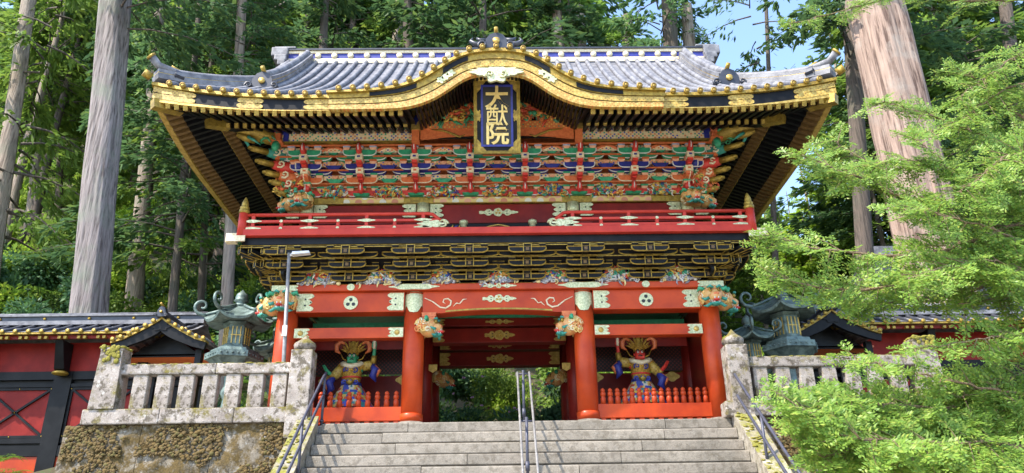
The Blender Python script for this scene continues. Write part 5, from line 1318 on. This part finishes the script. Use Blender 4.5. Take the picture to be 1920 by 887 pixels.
    mb = MB(); mb.mi = 0; mb.tube([(-.22,-.10,1.50),(-.12,-.17,1.46),(0,-.2,1.43),(.12,-.17,1.46),(.22,-.10,1.50),(.15,.08,1.56),(-.15,.08,1.56),(-.22,-.10,1.50)], .055, 8); mb.build('scarf', M['cream'], t)
    # crown and ribbons, thing in the raised hand
    mb = MB(); mb.lathe([(.125,1.73),(.135,1.78),(.12,1.84),(.10,1.92),(.06,2.02),(.01,2.10)], 14, (0,-.03,0))
    for i in range(9):
        a = PI*(i/8); mb.tube([(.11*math.cos(a),-.06,1.78+.06*math.sin(a)), (.22*math.cos(a),-.05,1.84+.16*math.sin(a)), (.30*math.cos(a),-.02,1.88+.24*math.sin(a))], [.02,.03,.005], 5)
    for q in (-1, 1): mb.tube([(q*.13,-.03,1.60),(q*.22,-.03,1.64),(q*.28,-.02,1.76)], [.015,.014,.012], 5)
    mb.build('crown', M['carvegold'], t)
    for q in (-1, 1): mb = MB(); mb.tube([(q*.16,0,1.98),(q*.30,-.04,2.04),(q*.38,-.05,1.95),(q*.37,-.05,1.82),(q*.28,-.04,1.76)], [.02,.045,.06,.05,.015], 8); mb.build('crown_ribbon', M['orange'], t)
    mb = MB(); h = Vector((f*.50,-.17,1.93)); mb.tube([h+Vector((0,0,-.10)), h+Vector((0,0,.24))], [.032,.036], 10); mb.mi = 1; mb.lathe([(.04,0),(.04,.03)], 10, tuple(h+Vector((0,0,.21)))); mb.build('held_scroll', [M['cream'], M['gold']], t)
statue(-3.34, False, M['green'], 'green-faced guardian statue in gilt armour, standing in the left bay of the gate', False)
statue(3.20, True, M['scarlet'], 'red-faced guardian statue in gilt armour and blue skirt, in the right bay of the gate', True)
# ------------------------------------------------------------------ trees and undergrowth
rv = random.Random(21)
def leafq(V, Fc, c, d, nrm, L, W):
    """one pointed leaf"""
    s = d.cross(nrm)
    if s.length < 1e-4: s = d.orthogonal()
    s.normalize(); b = len(V)
    V += [c, c+d*(L*.5)+s*(W*.5), c+d*L, c+d*(L*.5)-s*(W*.5)]; Fc.append((b, b+1, b+2, b+3))
def rvec(r): 
    while True:
        v = Vector((r.uniform(-1,1), r.uniform(-1,1), r.uniform(-1,1)))
        if .05 < v.length < 1: return v.normalized()
def leafmesh(name, V, Fc, mat):
    me = bpy.data.meshes.new(name); me.from_pydata([tuple(v) for v in V], [], Fc); me.materials.append(mat); me.update(); return me
def conifer_crown(name, seed, z0, z1, R, nb, mat, leaf=.30, per=46, droop=.35):
    """layered drooping boughs with many flat sprays"""
    r = random.Random(seed); V = []; Fc = []; T = MB()
    for i in range(nb):
        t = (i+r.random())/nb; z = z0+(z1-z0)*t; az = r.uniform(0, 2*PI); L = R*(1-t)**.75*r.uniform(.55,1.15)+.5
        d = Vector((math.cos(az), math.sin(az), 0)); up = r.uniform(-.05,.35)
        pts = [Vector((0,0,z))+d*L*u+Vector((0,0,L*(up*u-droop*u*u))) for u in (0,.25,.5,.75,1)]
        T.tube(pts, [.03*(1-t)+.014,.026,.02,.012,.005], 4, False)
        for k in range(int(per*(.4+.6*L/R))):
            u = r.uniform(.18,1)**.8; q = u*4; j = min(3, int(q)); p = pts[j].lerp(pts[j+1], q-j)
            sd = Vector((-d.y, d.x, 0))*r.choice((-1,1)); w = (.12+.32*L*(1-u*.75)*.7)*r.random()
            c = p+sd*w+Vector((0,0,-.25*w+r.uniform(-.12,.06)))
            for m in range(3):
                dd = (d*r.uniform(.2,1)+sd*r.uniform(-.2,1)+Vector((0,0,r.uniform(-.7,.05)))).normalized()
                leafq(V, Fc, c+rvec(r)*.08, dd, (Vector((0,0,1))+rvec(r)*.5).normalized(), leaf*r.uniform(.7,1.3), leaf*r.uniform(.28,.5))
    return leafmesh(name, V, Fc, mat), T.mesh(name+'_boughs', M['bark_dark'])
def bush_mesh(name, seed, R, H, n, mat, leaf=.14):
    r = random.Random(seed); V = []; Fc = []
    lob = [(Vector((r.uniform(-.6,.6)*R, r.uniform(-.6,.6)*R, r.uniform(.3,.8)*H)), r.uniform(.35,.6)*R) for _ in range(9)]
    for k in range(n):
        c, q = r.choice(lob); d = rvec(r); p = c+d*q*r.uniform(.55,1.05); p.z = max(.02, p.z*H/(H+.001))
        leafq(V, Fc, p, (d+rvec(r)*.8+Vector((0,0,-.2))).normalized(), (d+rvec(r)*.6).normalized(), leaf*r.uniform(.7,1.3), leaf*r.uniform(.35,.6))
    return leafmesh(name, V, Fc, mat)
def fern_mesh(name, seed, mat):
    r = random.Random(seed); V = []; Fc = []
    for i in range(11):
        az = 2*PI*i/11+r.uniform(-.2,.2); d = Vector((math.cos(az), math.sin(az), 0)); L = r.uniform(.55,.95); s = Vector((-d.y, d.x, 0))
        for u in (0,.25,.5,.75): q0 = d*L*u+Vector((0,0,L*(1.1*u-u*u)+.05)); u2 = u+.25; q1 = d*L*u2+Vector((0,0,L*(1.1*u2-u2*u2)+.05)); leafq(V, Fc, q0, (q1-q0).normalized(), Vector((0,0,1)), (q1-q0).length, .03)
        for k in range(16):
            u = .12+.88*k/15; p = d*L*u+Vector((0,0,L*(1.1*u-1.0*u*u)+.05)); w = .20*math.sin(PI*min(1, u*.8+.18))
            for q in (-1, 1): leafq(V, Fc, p, (s*q+d*.35+Vector((0,0,-.15))).normalized(), Vector((0,0,1)), w, .05)
    return leafmesh(name, V, Fc, mat)
def trunk_mesh(name, P, R, n=14, flare=0, seed=0, mat=None):
    """tapered, slightly crooked, fluted trunk along points P with radii R"""
    k = len(P); mb = MB(); N_ = 90 if n > 20 else 24; n = 96 if n > 20 else n; pts = []; rad = []
    for i in range(N_+1):
        q = i/N_*(k-1); j = min(k-2, int(q)); f = q-j
        p = Vector(P[j]).lerp(Vector(P[j+1]), f); w = .10*R[0]
        ii = i*24/N_; p += Vector((noise.noise(Vector((ii*.35, seed, 0)))*w, noise.noise(Vector((ii*.35, seed, 9)))*w, 0)); pts.append(p); rad.append(R[j]+(R[j+1]-R[j])*f+flare*math.exp(-ii*.7))
    rows = []
    def fl(a, i): return 1+.045*math.sin(5*a+seed)+.05*noise.noise(Vector((math.cos(a)*2, math.sin(a)*2+seed, i*.05)))+(.045*noise.noise(Vector((math.cos(a)*7, math.sin(a)*7+seed, i*.12)))+.03*noise.noise(Vector((math.cos(a)*16, math.sin(a)*16, i*.2+seed))) if n > 90 else 0)
    for i, p in enumerate(pts):
        rows.append([(p.x+rad[i]*fl(a, i)*math.cos(a), p.y+rad[i]*fl(a, i)*math.sin(a), p.z) for a in [2*PI*j/n for j in range(n+1)]])
    mb.grid(rows, True); return mb.mesh(name, M[mat])
def at(px, py, y):
    """point of the depth plane y that stands behind a photo pixel"""
    m = S.camera.matrix_world; o = m.translation; d = m.to_3x3() @ Vector(((px-960)/1450, (443.5-py)/1450, -1)); return o+d*((y-o.y)/d.y)
CR = {}
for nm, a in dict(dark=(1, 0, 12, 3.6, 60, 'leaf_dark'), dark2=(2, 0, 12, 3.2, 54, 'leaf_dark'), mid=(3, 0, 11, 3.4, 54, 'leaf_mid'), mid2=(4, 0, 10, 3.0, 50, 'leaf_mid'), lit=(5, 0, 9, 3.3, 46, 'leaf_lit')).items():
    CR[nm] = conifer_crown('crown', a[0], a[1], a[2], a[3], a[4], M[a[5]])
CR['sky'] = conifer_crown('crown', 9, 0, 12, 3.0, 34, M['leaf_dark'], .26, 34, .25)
def crown(t, kind, p, sc, rz):
    me, bo = CR[kind]; c = link('crown', me, t, p, rz); c.scale = (sc,)*3; b = link('boughs', bo, c); return c
# trunks one can point at in the photograph: (bottom pixel, top pixel, depth, width in pixels, bark, crown kind, crown start, label)
TR = [((165,600),(217,0),6.0,70,58,'bark_pale','dark',15,'thick pale grey cypress trunk rising beside the gate, left of its eaves'),
 ((0,385),(55,0),14,31,26,'bark_mid','mid',9,'slender grey trunk at the left edge of the picture, leaning right'),
 ((62,360),(95,0),22,17,13,'bark_mid','mid',12,'thin straight trunk in the woods between the edge trunk and the thick pale trunk'),
 ((112,330),(124,40),26,13,10,'bark_dark','mid2',9,'very thin dark trunk just left of the thick pale trunk'),
 ((262,440),(296,60),15,32,22,'bark_mid','dark',8,'sunlit grey trunk between the thick pale trunk and the gate eaves'),
 ((424,600),(432,440),9,27,26,'bark_mid','dark2',13,'pale trunk close behind the left end of the balcony'),
 ((322,590),(348,300),12,20,16,'bark_dark','dark',9,'dark trunk behind the roofed wall under the left eaves'),
 ((376,580),(388,300),14,15,12,'bark_dark','mid',9,'thin dark trunk right of the other dark trunk behind the roofed wall'),
 ((1058,200),(1042,0),17,25,22,'bark_mid','dark',14,'trunk just right of the roof crest, first of the group above the ridge'),
 ((1098,200),(1086,0),18,22,19,'bark_mid','dark2',14.5,'slimmer trunk above the ridge, second from the roof crest'),
 ((1183,200),(1174,0),19,30,27,'bark_mid','mid',10,'leafy trunk above the middle of the right roof half'),
 ((1262,200),(1254,0),16,36,33,'bark_dark','dark2',15,'thick dark trunk above the right end of the ridge'),
 ((1302,200),(1286,0),16.5,30,26,'bark_mid','sky',16,'brown trunk next to the open sky above the right ridge end'),
 ((770,200),(762,0),16,26,22,'bark_dark','dark',8,'dark trunk in the foliage above the left roof half'),
 ((856,200),(850,0),20,20,17,'bark_dark','dark2',9,'dark trunk in the foliage just left of the roof crest'),
 ((600,220),(612,-60),15,20,16,'bark_dark','dark',7,'dark trunk behind the left end of the ridge'),
 ((390,300),(402,0),15,13,10,'bark_mid','dark2',14,'thin trunk with long bare limbs left of the ridge end'),
 ((1448,330),(1434,-60),20,12,7,'bark_dark','sky',10.2,'slim dark conifer against the blue sky right of the ridge'),
 ((1612,330),(1592,0),9,34,30,'bark_dark','dark',15,'dark trunk half hidden behind the giant reddish cedar'),
 ((1785,640),(1640,0),5.0,128,118,'bark_red','dark2',18,'giant reddish brown cedar trunk behind the branches on the right'),
 ((1908,200),(1880,-40),12,26,22,'bark_dark','dark',6,'dark trunk leaning into the top right corner')]
for i, (b, e, y, wb, we, bark, ck, cz, lab) in enumerate(TR):
    wb *= .80; we *= .80;     p0 = at(*b, y); p1 = at(*e, y); d = (p1-p0)/(p1.z-p0.z); base = p0-d*(p0.z-(gz(p0.x, y)-.3)); H = (30 if wb > 24 else 22)+max(0, gz(p0.x, y)-2); cz = max(cz, gz(p0.x, y)+4)
    if 'slim dark conifer' in lab: H, cz = 40, 19.0
    top = p0+d*(H-p0.z)
    k = (Vector((p0.x, y, p0.z))-S.camera.matrix_world.translation).length/1450; k1 = (p1-S.camera.matrix_world.translation).length/1450
    r0 = wb*k*.5; r1 = we*k1*.5*.97
    f0 = (p0.z-base.z)/(H-base.z); f1 = (p1.z-base.z)/(H-base.z); sl = (r1-r0)/(f1-f0); sl = min(sl, -.05*r0)
    R = [max(.04, r0+sl*(u-f0)) for u in (0,.25,.5,.75,1)]
    t = thing('giant_cedar' if wb > 90 else 'cypress_tree' if wb > 45 else 'forest_tree', lab, 'tree', tuple(base))
    tm = trunk_mesh('trunk', [tuple((top-base)*u) for u in (0,.25,.5,.75,1)], R, 26 if wb > 45 else 12, r0*.15, i, bark)
    link('trunk', tm, t)
    q = (top-base)*((cz-base.z)/(H-base.z)); sc = (H-cz)/12*1.05
    c = crown(t, ck, tuple(q), 1, rv.uniform(0, 6)); c.scale = (min(1.25, sc), min(1.25, sc), sc)
    if 'bare limbs' in lab:
        for L_ in (((393,165),(425,140),(470,112),(530,95)), ((398,90),(440,50),(500,22),(560,-10)), ((392,200),(350,185),(310,160))):
            mb = MB(); mb.tube([at(a, e_, y)-base for a, e_ in L_], [.09,.075,.05,.02], 7); mb.build('dead_limb', M['bark_mid'], t)
    if wb > 90:       # buttress seams and a burr
        mb = MB(); D = top-base
        for j in range(7):
            a = -2.6+j*.55; mb.tube([D*u+Vector((math.cos(a)*R[0]*(1.02-.22*u/.5), math.sin(a)*R[0]*(1.02-.22*u/.5), 0)) for u in (0,.12,.25,.38,.5)], [.14,.11,.10,.08,.03], 7)
        mb.build('bark_ridges', M['bark_red'], t)
# dead limbs near the left hip
# wood behind: individual trees, shrubs, ferns
kinds = ['dark','dark2','mid','mid2','lit']
def wood_tree(x, y, h, kind, bark, base_h, sc, lab, grp):
    z = gz(x, y); t = thing('forest_tree', lab, 'tree', (x, y, z-.2), rv.uniform(0,6), grp)
    key = 'tr%s' % bark
    if key not in CR: CR[key] = trunk_mesh('trunk', [(0,0,0),(.15,.1,6),(.1,.2,13),(0,0,22)], [.26,.21,.15,.05], 10, .12, 3, bark)
    tr = link('trunk', CR[key], t); tr.scale = (h/22,)*2+(h/22,)
    c = crown(t, kind, (0,0,base_h), 1, rv.uniform(0,6)); s = (h-base_h)/11.5; sc *= min(1.5, max(1, s*.8)); c.scale = (sc, sc, s)
GL = 'woodland trees packed together on the slope behind the gate'
spots = []
def free(x, y, dmin):
    for (a, b) in spots:
        if (a-x)**2+(b-y)**2 < dmin*dmin: return False
    spots.append((x, y)); return True
def sky_gap(x, y):
    # keep the open sky right of the gate roof
    a = math.degrees(math.atan2(x-.03, y+16.29)); return 11.0 < a < 25
n = 0
while n < 78:
    y = rv.uniform(17, 54); x = rv.uniform(-.72*(y+17), .30*(y+17) if n < 62 else .85*(y+17))
    if sky_gap(x, y) or (math.degrees(math.atan2(x, y+16.29)) > 1 and n < 62 and rv.random() < .75) or not free(x, y, 2.4): continue
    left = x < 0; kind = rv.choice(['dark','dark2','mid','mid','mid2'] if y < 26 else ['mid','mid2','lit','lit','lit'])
    h = rv.uniform(27, 34) if -20 < x < 3 and y < 32 else rv.uniform(16, 25); wood_tree(x, y, h, kind, rv.choice(['bark_mid','bark_dark']), rv.uniform(5.0, 11) if y < 30 else rv.uniform(2, 6), rv.uniform(.95, 1.4), {'dark':'dark conifer crowded among others on the wooded slope','dark2':'dark conifer crowded among others on the wooded slope','mid':'mid green conifer among the woods on the slope','mid2':'mid green conifer among the woods on the slope','lit':'yellow-green tree deep in the woods, sunlight painted into its leaves'}[kind], GL); n += 1
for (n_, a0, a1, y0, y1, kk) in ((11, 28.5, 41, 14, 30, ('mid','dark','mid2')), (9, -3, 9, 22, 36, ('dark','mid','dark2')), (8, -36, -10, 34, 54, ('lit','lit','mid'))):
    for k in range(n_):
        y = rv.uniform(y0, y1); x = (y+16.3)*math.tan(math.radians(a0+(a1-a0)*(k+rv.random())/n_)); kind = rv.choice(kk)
        wood_tree(x, y, rv.uniform(24, 33) if kind != 'lit' else 12, kind, rv.choice(['bark_mid','bark_dark']), rv.uniform(6, 10) if kind != 'lit' else 1.0, 1.35, {'dark':'dark conifer crowded among others on the wooded slope','dark2':'dark conifer crowded among others on the wooded slope','mid':'mid green conifer among the woods on the slope','mid2':'mid green conifer among the woods on the slope','lit':'yellow-green tree deep in the woods, sunlight painted into its leaves'}[kind], GL)
# low far trees under the open sky on the right
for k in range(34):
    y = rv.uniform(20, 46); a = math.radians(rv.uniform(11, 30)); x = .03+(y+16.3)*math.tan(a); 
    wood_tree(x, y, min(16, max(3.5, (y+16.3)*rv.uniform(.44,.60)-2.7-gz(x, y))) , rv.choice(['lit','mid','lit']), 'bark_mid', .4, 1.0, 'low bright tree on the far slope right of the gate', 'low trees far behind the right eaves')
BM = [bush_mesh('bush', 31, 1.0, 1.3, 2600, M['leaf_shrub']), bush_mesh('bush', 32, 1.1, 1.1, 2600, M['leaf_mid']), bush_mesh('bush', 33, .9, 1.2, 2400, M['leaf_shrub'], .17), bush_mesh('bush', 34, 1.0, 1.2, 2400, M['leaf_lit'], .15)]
SL = ['dark-leaved shrub in the undergrowth of the wooded slope','mid green shrub in the undergrowth of the wooded slope','dark broad-leaved shrub in the undergrowth of the wooded slope','bright shrub, sunlight painted into its leaves, in the undergrowth of the wooded slope']
n = 0
while n < 290:
    y = 7.4+rv.random()**1.5*26; x = rv.uniform(-.72*(y+17), .75*(y+17) if n < 170 else -4)
    if -3.0 < x < 3.0 and y < 9: pass
    elif abs(x) < 4.6 and y < 11: continue
    i = rv.choice((0,1,1,2,3)) if y < 16 else rv.choice((0,1,1,3,3,3))
    o = link('shrub', BM[i], None, (x, y, gz(x, y)-.1), rv.uniform(0,6)); s = rv.uniform(.75, 1.7); o.scale = (s, s, s*rv.uniform(.8,1.25)); tag(o, SL[i], 'shrub', 'shrubs on the wooded slope'); n += 1
for k in range(16):       # garden seen through the passage
    x = -2.2+4.4*k/15+rv.uniform(-.2,.2); y = rv.choice((7.3, 8.4, 9.4)); o = link('shrub', BM[rv.choice((0,2,1))], None, (x, y, max(-.3, gz(x, y))+(y-7.3)*.75), rv.uniform(0,6)); s = rv.uniform(.8,1.15); o.scale = (s,)*3
    tag(o, 'leafy garden shrub seen through the open passage of the gate', 'shrub', 'garden shrubs behind the passage')
FM = [fern_mesh('fern', 41, M['leaf_fern']), fern_mesh('fern', 42, M['leaf_fern'])]
for k in range(108):
    y = rv.uniform(7.6, 19); x = rv.uniform(-.62*(y+17), -5) if k < 90 else rv.uniform(-2.4, 2.4)
    z = gz(x, y)+.15
    if k >= 90: y = rv.uniform(6.9, 7.6); z = -.05
    o = link('fern', rv.choice(FM), None, (x, y, z), rv.uniform(0,6)); s = rv.uniform(.8,1.6); o.scale = (s,)*3
    tag(o, 'sunlit fern clump on the slope left of the gate' if k < 90 else 'fern clump seen through the passage of the gate', 'fern', 'ferns on the left slope' if k < 90 else 'ferns behind the passage')
mb = MB()
for k in range(9): mb.ball((rv.uniform(-.07,.07), rv.uniform(-.05,.05), rv.uniform(-.06,.06)), .035, 6, 4)
FB = mb.mesh('blossom', M['petal'])
for k, (px, py) in enumerate(((870,708),(905,706),(850,738),(885,745),(903,760),(955,772),(965,765),(972,768),(1010,730))):
    p = at(px, py, 6.75); o = link('blossom', FB, None, tuple(p), k); o.scale = (.55,)*3; tag(o, 'lilac blossom head among the shrubs behind the passage', 'flower', 'lilac blossoms behind the passage')

# ---- hemlock in front on the right: long flat sprays lit by the sun
def hemlock():
    t = thing('hemlock_tree', 'bright green hemlock whose sprays hang in front on the right', 'tree', (8.6, -7.2, -4.4))
    O = Vector((8.6, -7.2, -4.4)); r = random.Random(77)
    link('trunk', trunk_mesh('trunk', [(0,0,0),(.1,0,4),(.0,.1,9),(0,0,15)], [.34,.27,.2,.1], 16, .2, 5, 'bark_mid'), t)
    V = []; Fc = []; T = MB()
    def spray(p, d, n, L, dens=1.0):
        """a twig with two rows of small needles and side twiglets, flat"""
        s = d.cross(n).normalized(); k = int(L/.0185*dens)
        for i in range(k):
            u = (i+r.random())/k; c = p+d*(L*u)+n*(-.12*L*u*u)
            for q in (-1, 1):
                dd = (s*q*r.uniform(.7,1.1)+d*r.uniform(.3,.8)+n*r.uniform(-.25,.25)).normalized()
                leafq(V, Fc, c, dd, (n+rvec(r)*.45).normalized(), r.uniform(.045,.085)*(1.15-.5*u), r.uniform(.015,.027))
    def bough(P, R0, dens, w0=.62):
        n = len(P); C = []
        for i in range((n-1)*8+1):      # smooth the polyline
            q = i/8; j = min(n-2, int(q)); f = q-j
            a = P[max(0,j-1)]; b = P[j]; c = P[j+1]; d = P[min(n-1,j+2)]
            C.append(.5*((2*b)+(c-a)*f+(2*a-5*b+4*c-d)*f*f+(-a+3*b-3*c+d)*f**3)+rvec(r)*.02)
        m = len(C); T.tube([c-O for c in C], [R0*(1-.88*i/(m-1)) for i in range(m)], 6, True)
        tot = sum((C[i+1]-C[i]).length for i in range(m-1)); steps = int(tot/.055*dens)
        for k in range(steps):
            u = (k+r.random())/steps; u = .10+.90*u; i = min(m-2, int(u*(m-1))); p = C[i].lerp(C[i+1], u*(m-1)-i); d = (C[i+1]-C[i]).normalized()
            n_ = (Vector((-.15,-.75,.7))+rvec(r)*.5).normalized(); s = d.cross(n_).normalized()*r.choice((-1,1))
            L = (w0*(1-.62*u)+.12)*r.uniform(.45,1.15); dd = (s*r.uniform(.55,1)+d*r.uniform(.4,1)+Vector((0,0,r.uniform(-.35,.15)))).normalized()
            pts = [p+dd*(L*v)+Vector((0,0,-.16*L*v*v)) for v in (0,.33,.66,1)]
            T.tube([q-O for q in pts], [.008,.006,.004,.002], 4, False)
            for v in range(int(L/.06)):
                w = (v+.5)*.06/L; q = p+dd*(L*w)+Vector((0,0,-.16*L*w*w)); e = dd.cross(n_).normalized()*(1 if v % 2 else -1)
                spray(q-O, (dd*.8+e*.8+rvec(r)*.2).normalized(), n_, (.17*(1-.5*w)+.05)*r.uniform(.7,1.2), .8)
            spray(pts[2]-O, dd, n_, L*.4+.06)
        spray(C[-1]-O, (C[-1]-C[-3]).normalized(), Vector((0,0,1)), .2)
    def b(pts, y0, y1, R0=.035, dens=1.0, w0=.62):
        k = len(pts); P = [at(px, py, y0+(y1-y0)*i/(k-1)) for i, (px, py) in enumerate(pts)]
        P.insert(0, Vector((8.6, -7.2, P[0].z-.2))) if P[0].x < 8.2 else None
        bough(P, R0, dens, w0)
    b([(1960,440),(1800,425),(1650,350),(1500,290)], -7.0, -7.6, .045, 1.0)
    b([(1960,430),(1780,400),(1620,300),(1560,262)], -7.2, -7.0, .03, .8)
    b([(1960,470),(1790,510),(1620,545),(1440,520)], -7.0, -7.9, .045)
    b([(1960,500),(1800,550),(1680,565),(1590,570)], -6.6, -7.2, .04, .7)
    b([(1960,320),(1850,260),(1740,215),(1650,190)], -6.8, -7.2, .035, .9)
    b([(1960,240),(1890,200),(1840,160),(1800,130)], -6.6, -7.0, .025, .9)
    b([(1960,350),(1830,330),(1720,300),(1640,310)], -7.4, -7.8, .03, .9)
    b([(1960,540),(1880,560),(1800,570)], -7.0, -7.8, .03, .5)
    b([(1960,420),(1850,440),(1720,480),(1560,470),(1430,440)], -7.5, -8.0, .04, .65)
    b([(1960,760),(1800,765),(1690,760),(1560,745)], -7.4, -8.2, .04)
    b([(1960,780),(1780,790),(1620,785),(1485,765)], -7.4, -8.6, .045, 1.15)
    b([(1960,800),(1780,810),(1630,800),(1510,795)], -7.0, -8.0, .04, 1.15)
    b([(1960,860),(1780,860),(1650,850),(1535,855)], -7.2, -8.4, .04, 1.15)
    b([(1960,900),(1800,890),(1680,880),(1560,882)], -7.0, -7.8, .04, 1.1)
    b([(1960,700),(1900,710),(1850,730),(1800,745)], -7.2, -7.8, .03, .9)
    b([(1960,770),(1750,785),(1630,775),(1530,770)], -7.6, -8.4, .035, 1.0)
    b([(1960,740),(1800,720),(1680,690),(1590,670)], -7.6, -8.2, .022, .45, .4)
    b([(1960,840),(1850,830),(1720,830),(1600,822)], -7.8, -8.8, .03, 1.1)
    b([(1960,0),(1800,0),(1680,-10),(1620,5)], -4.5, -5.0, .03, .35)
    b([(1960,-30),(1760,-20),(1580,20),(1480,45)], -4.5, -5.2, .025, .3, .45)
    b([(1960,300),(1900,290),(1850,320),(1800,360)], -7.6, -8.2, .025, .8)
    b([(1960,560),(1900,540),(1850,500)], -7.6, -8.2, .02, .7)
    b([(1960,470),(1860,430),(1760,400),(1690,390)], -7.8, -8.4, .02, .55, .5)
    b([(1960,520),(1870,490),(1780,500),(1700,520)], -7.8, -8.4, .02, .55, .5)
    b([(1960,90),(1900,110),(1840,150),(1790,190)], -7.0, -7.4, .02, .6, .5)
    b([(1960,150),(1880,170),(1790,230),(1720,250)], -7.2, -7.6, .022, .7, .5)
    b([(1960,400),(1880,380),(1800,330),(1720,260)], -7.4, -8.0, .02, .5, .5)
    b([(1960,640),(1900,625),(1820,640),(1700,655)], -7.8, -8.4, .018, .4, .4)
    me = leafmesh('needles', V, Fc, M['leaf_near']); link('foliage', me, t)
    T.build('limbs', M['twig'], t)
    print('hemlock leaves', len(Fc))
hemlock()
for k, (px, py) in enumerate(((10,868),(45,878),(80,884),(5,838),(25,884),(62,872),(95,880))):
    p = at(px, py+14, 1.2+.12*k); o = link('fern', FM[k % 2], None, (p.x, p.y, p.z-.2), k); o.scale = (.7,)*3; tag(o, 'green fern at the foot of the red panelled wall, bottom left', 'fern', 'ferns under the left wall')
# hall far right behind the branches
hl = thing('temple_hall', 'dark roofed hall behind the giant cedar at the right edge', 'building', (17.5, 11, 1.0))
mb = MB(); mb.box(-4.2, 4.2, -2.2, 2.2, -2, 4.2); mb.build('wall', M['black'], hl)
mb = MB(); mb.box(-4.3, 4.3, -2.26, -2.2, 2.6, 3.5); mb.build('white_plaster_band', M['white'], hl)
mb = MB(); mb.grid([[(-5.4,-3.4,4.0),(5.4,-3.4,4.0)],[(-4.6,-1.6,5.2),(4.6,-1.6,5.2)],[(-3.6,0,7.0),(3.6,0,7.0)],[(-4.6,1.6,5.2),(4.6,1.6,5.2)],[(-5.4,3.4,4.0),(5.4,3.4,4.0)]], False)
for s in (-1, 1): mb.add([(s*5.4,-3.4,4.0),(s*4.6,-1.6,5.2),(s*3.6,0,7.0),(s*4.6,1.6,5.2),(s*5.4,3.4,4.0)], [(0,1,2,3,4)])
mb.add([(-5.4,-3.4,3.97),(5.4,-3.4,3.97),(5.4,3.4,3.97),(-5.4,3.4,3.97)], [(0,1,2,3)]); rf = mb.build('roof', M['tiledark'], hl)
mb = MB(); mb.box(-3.7, 3.7, -.2, .2, 6.95, 7.4); mb.build('ridge', M['tile'], rf)
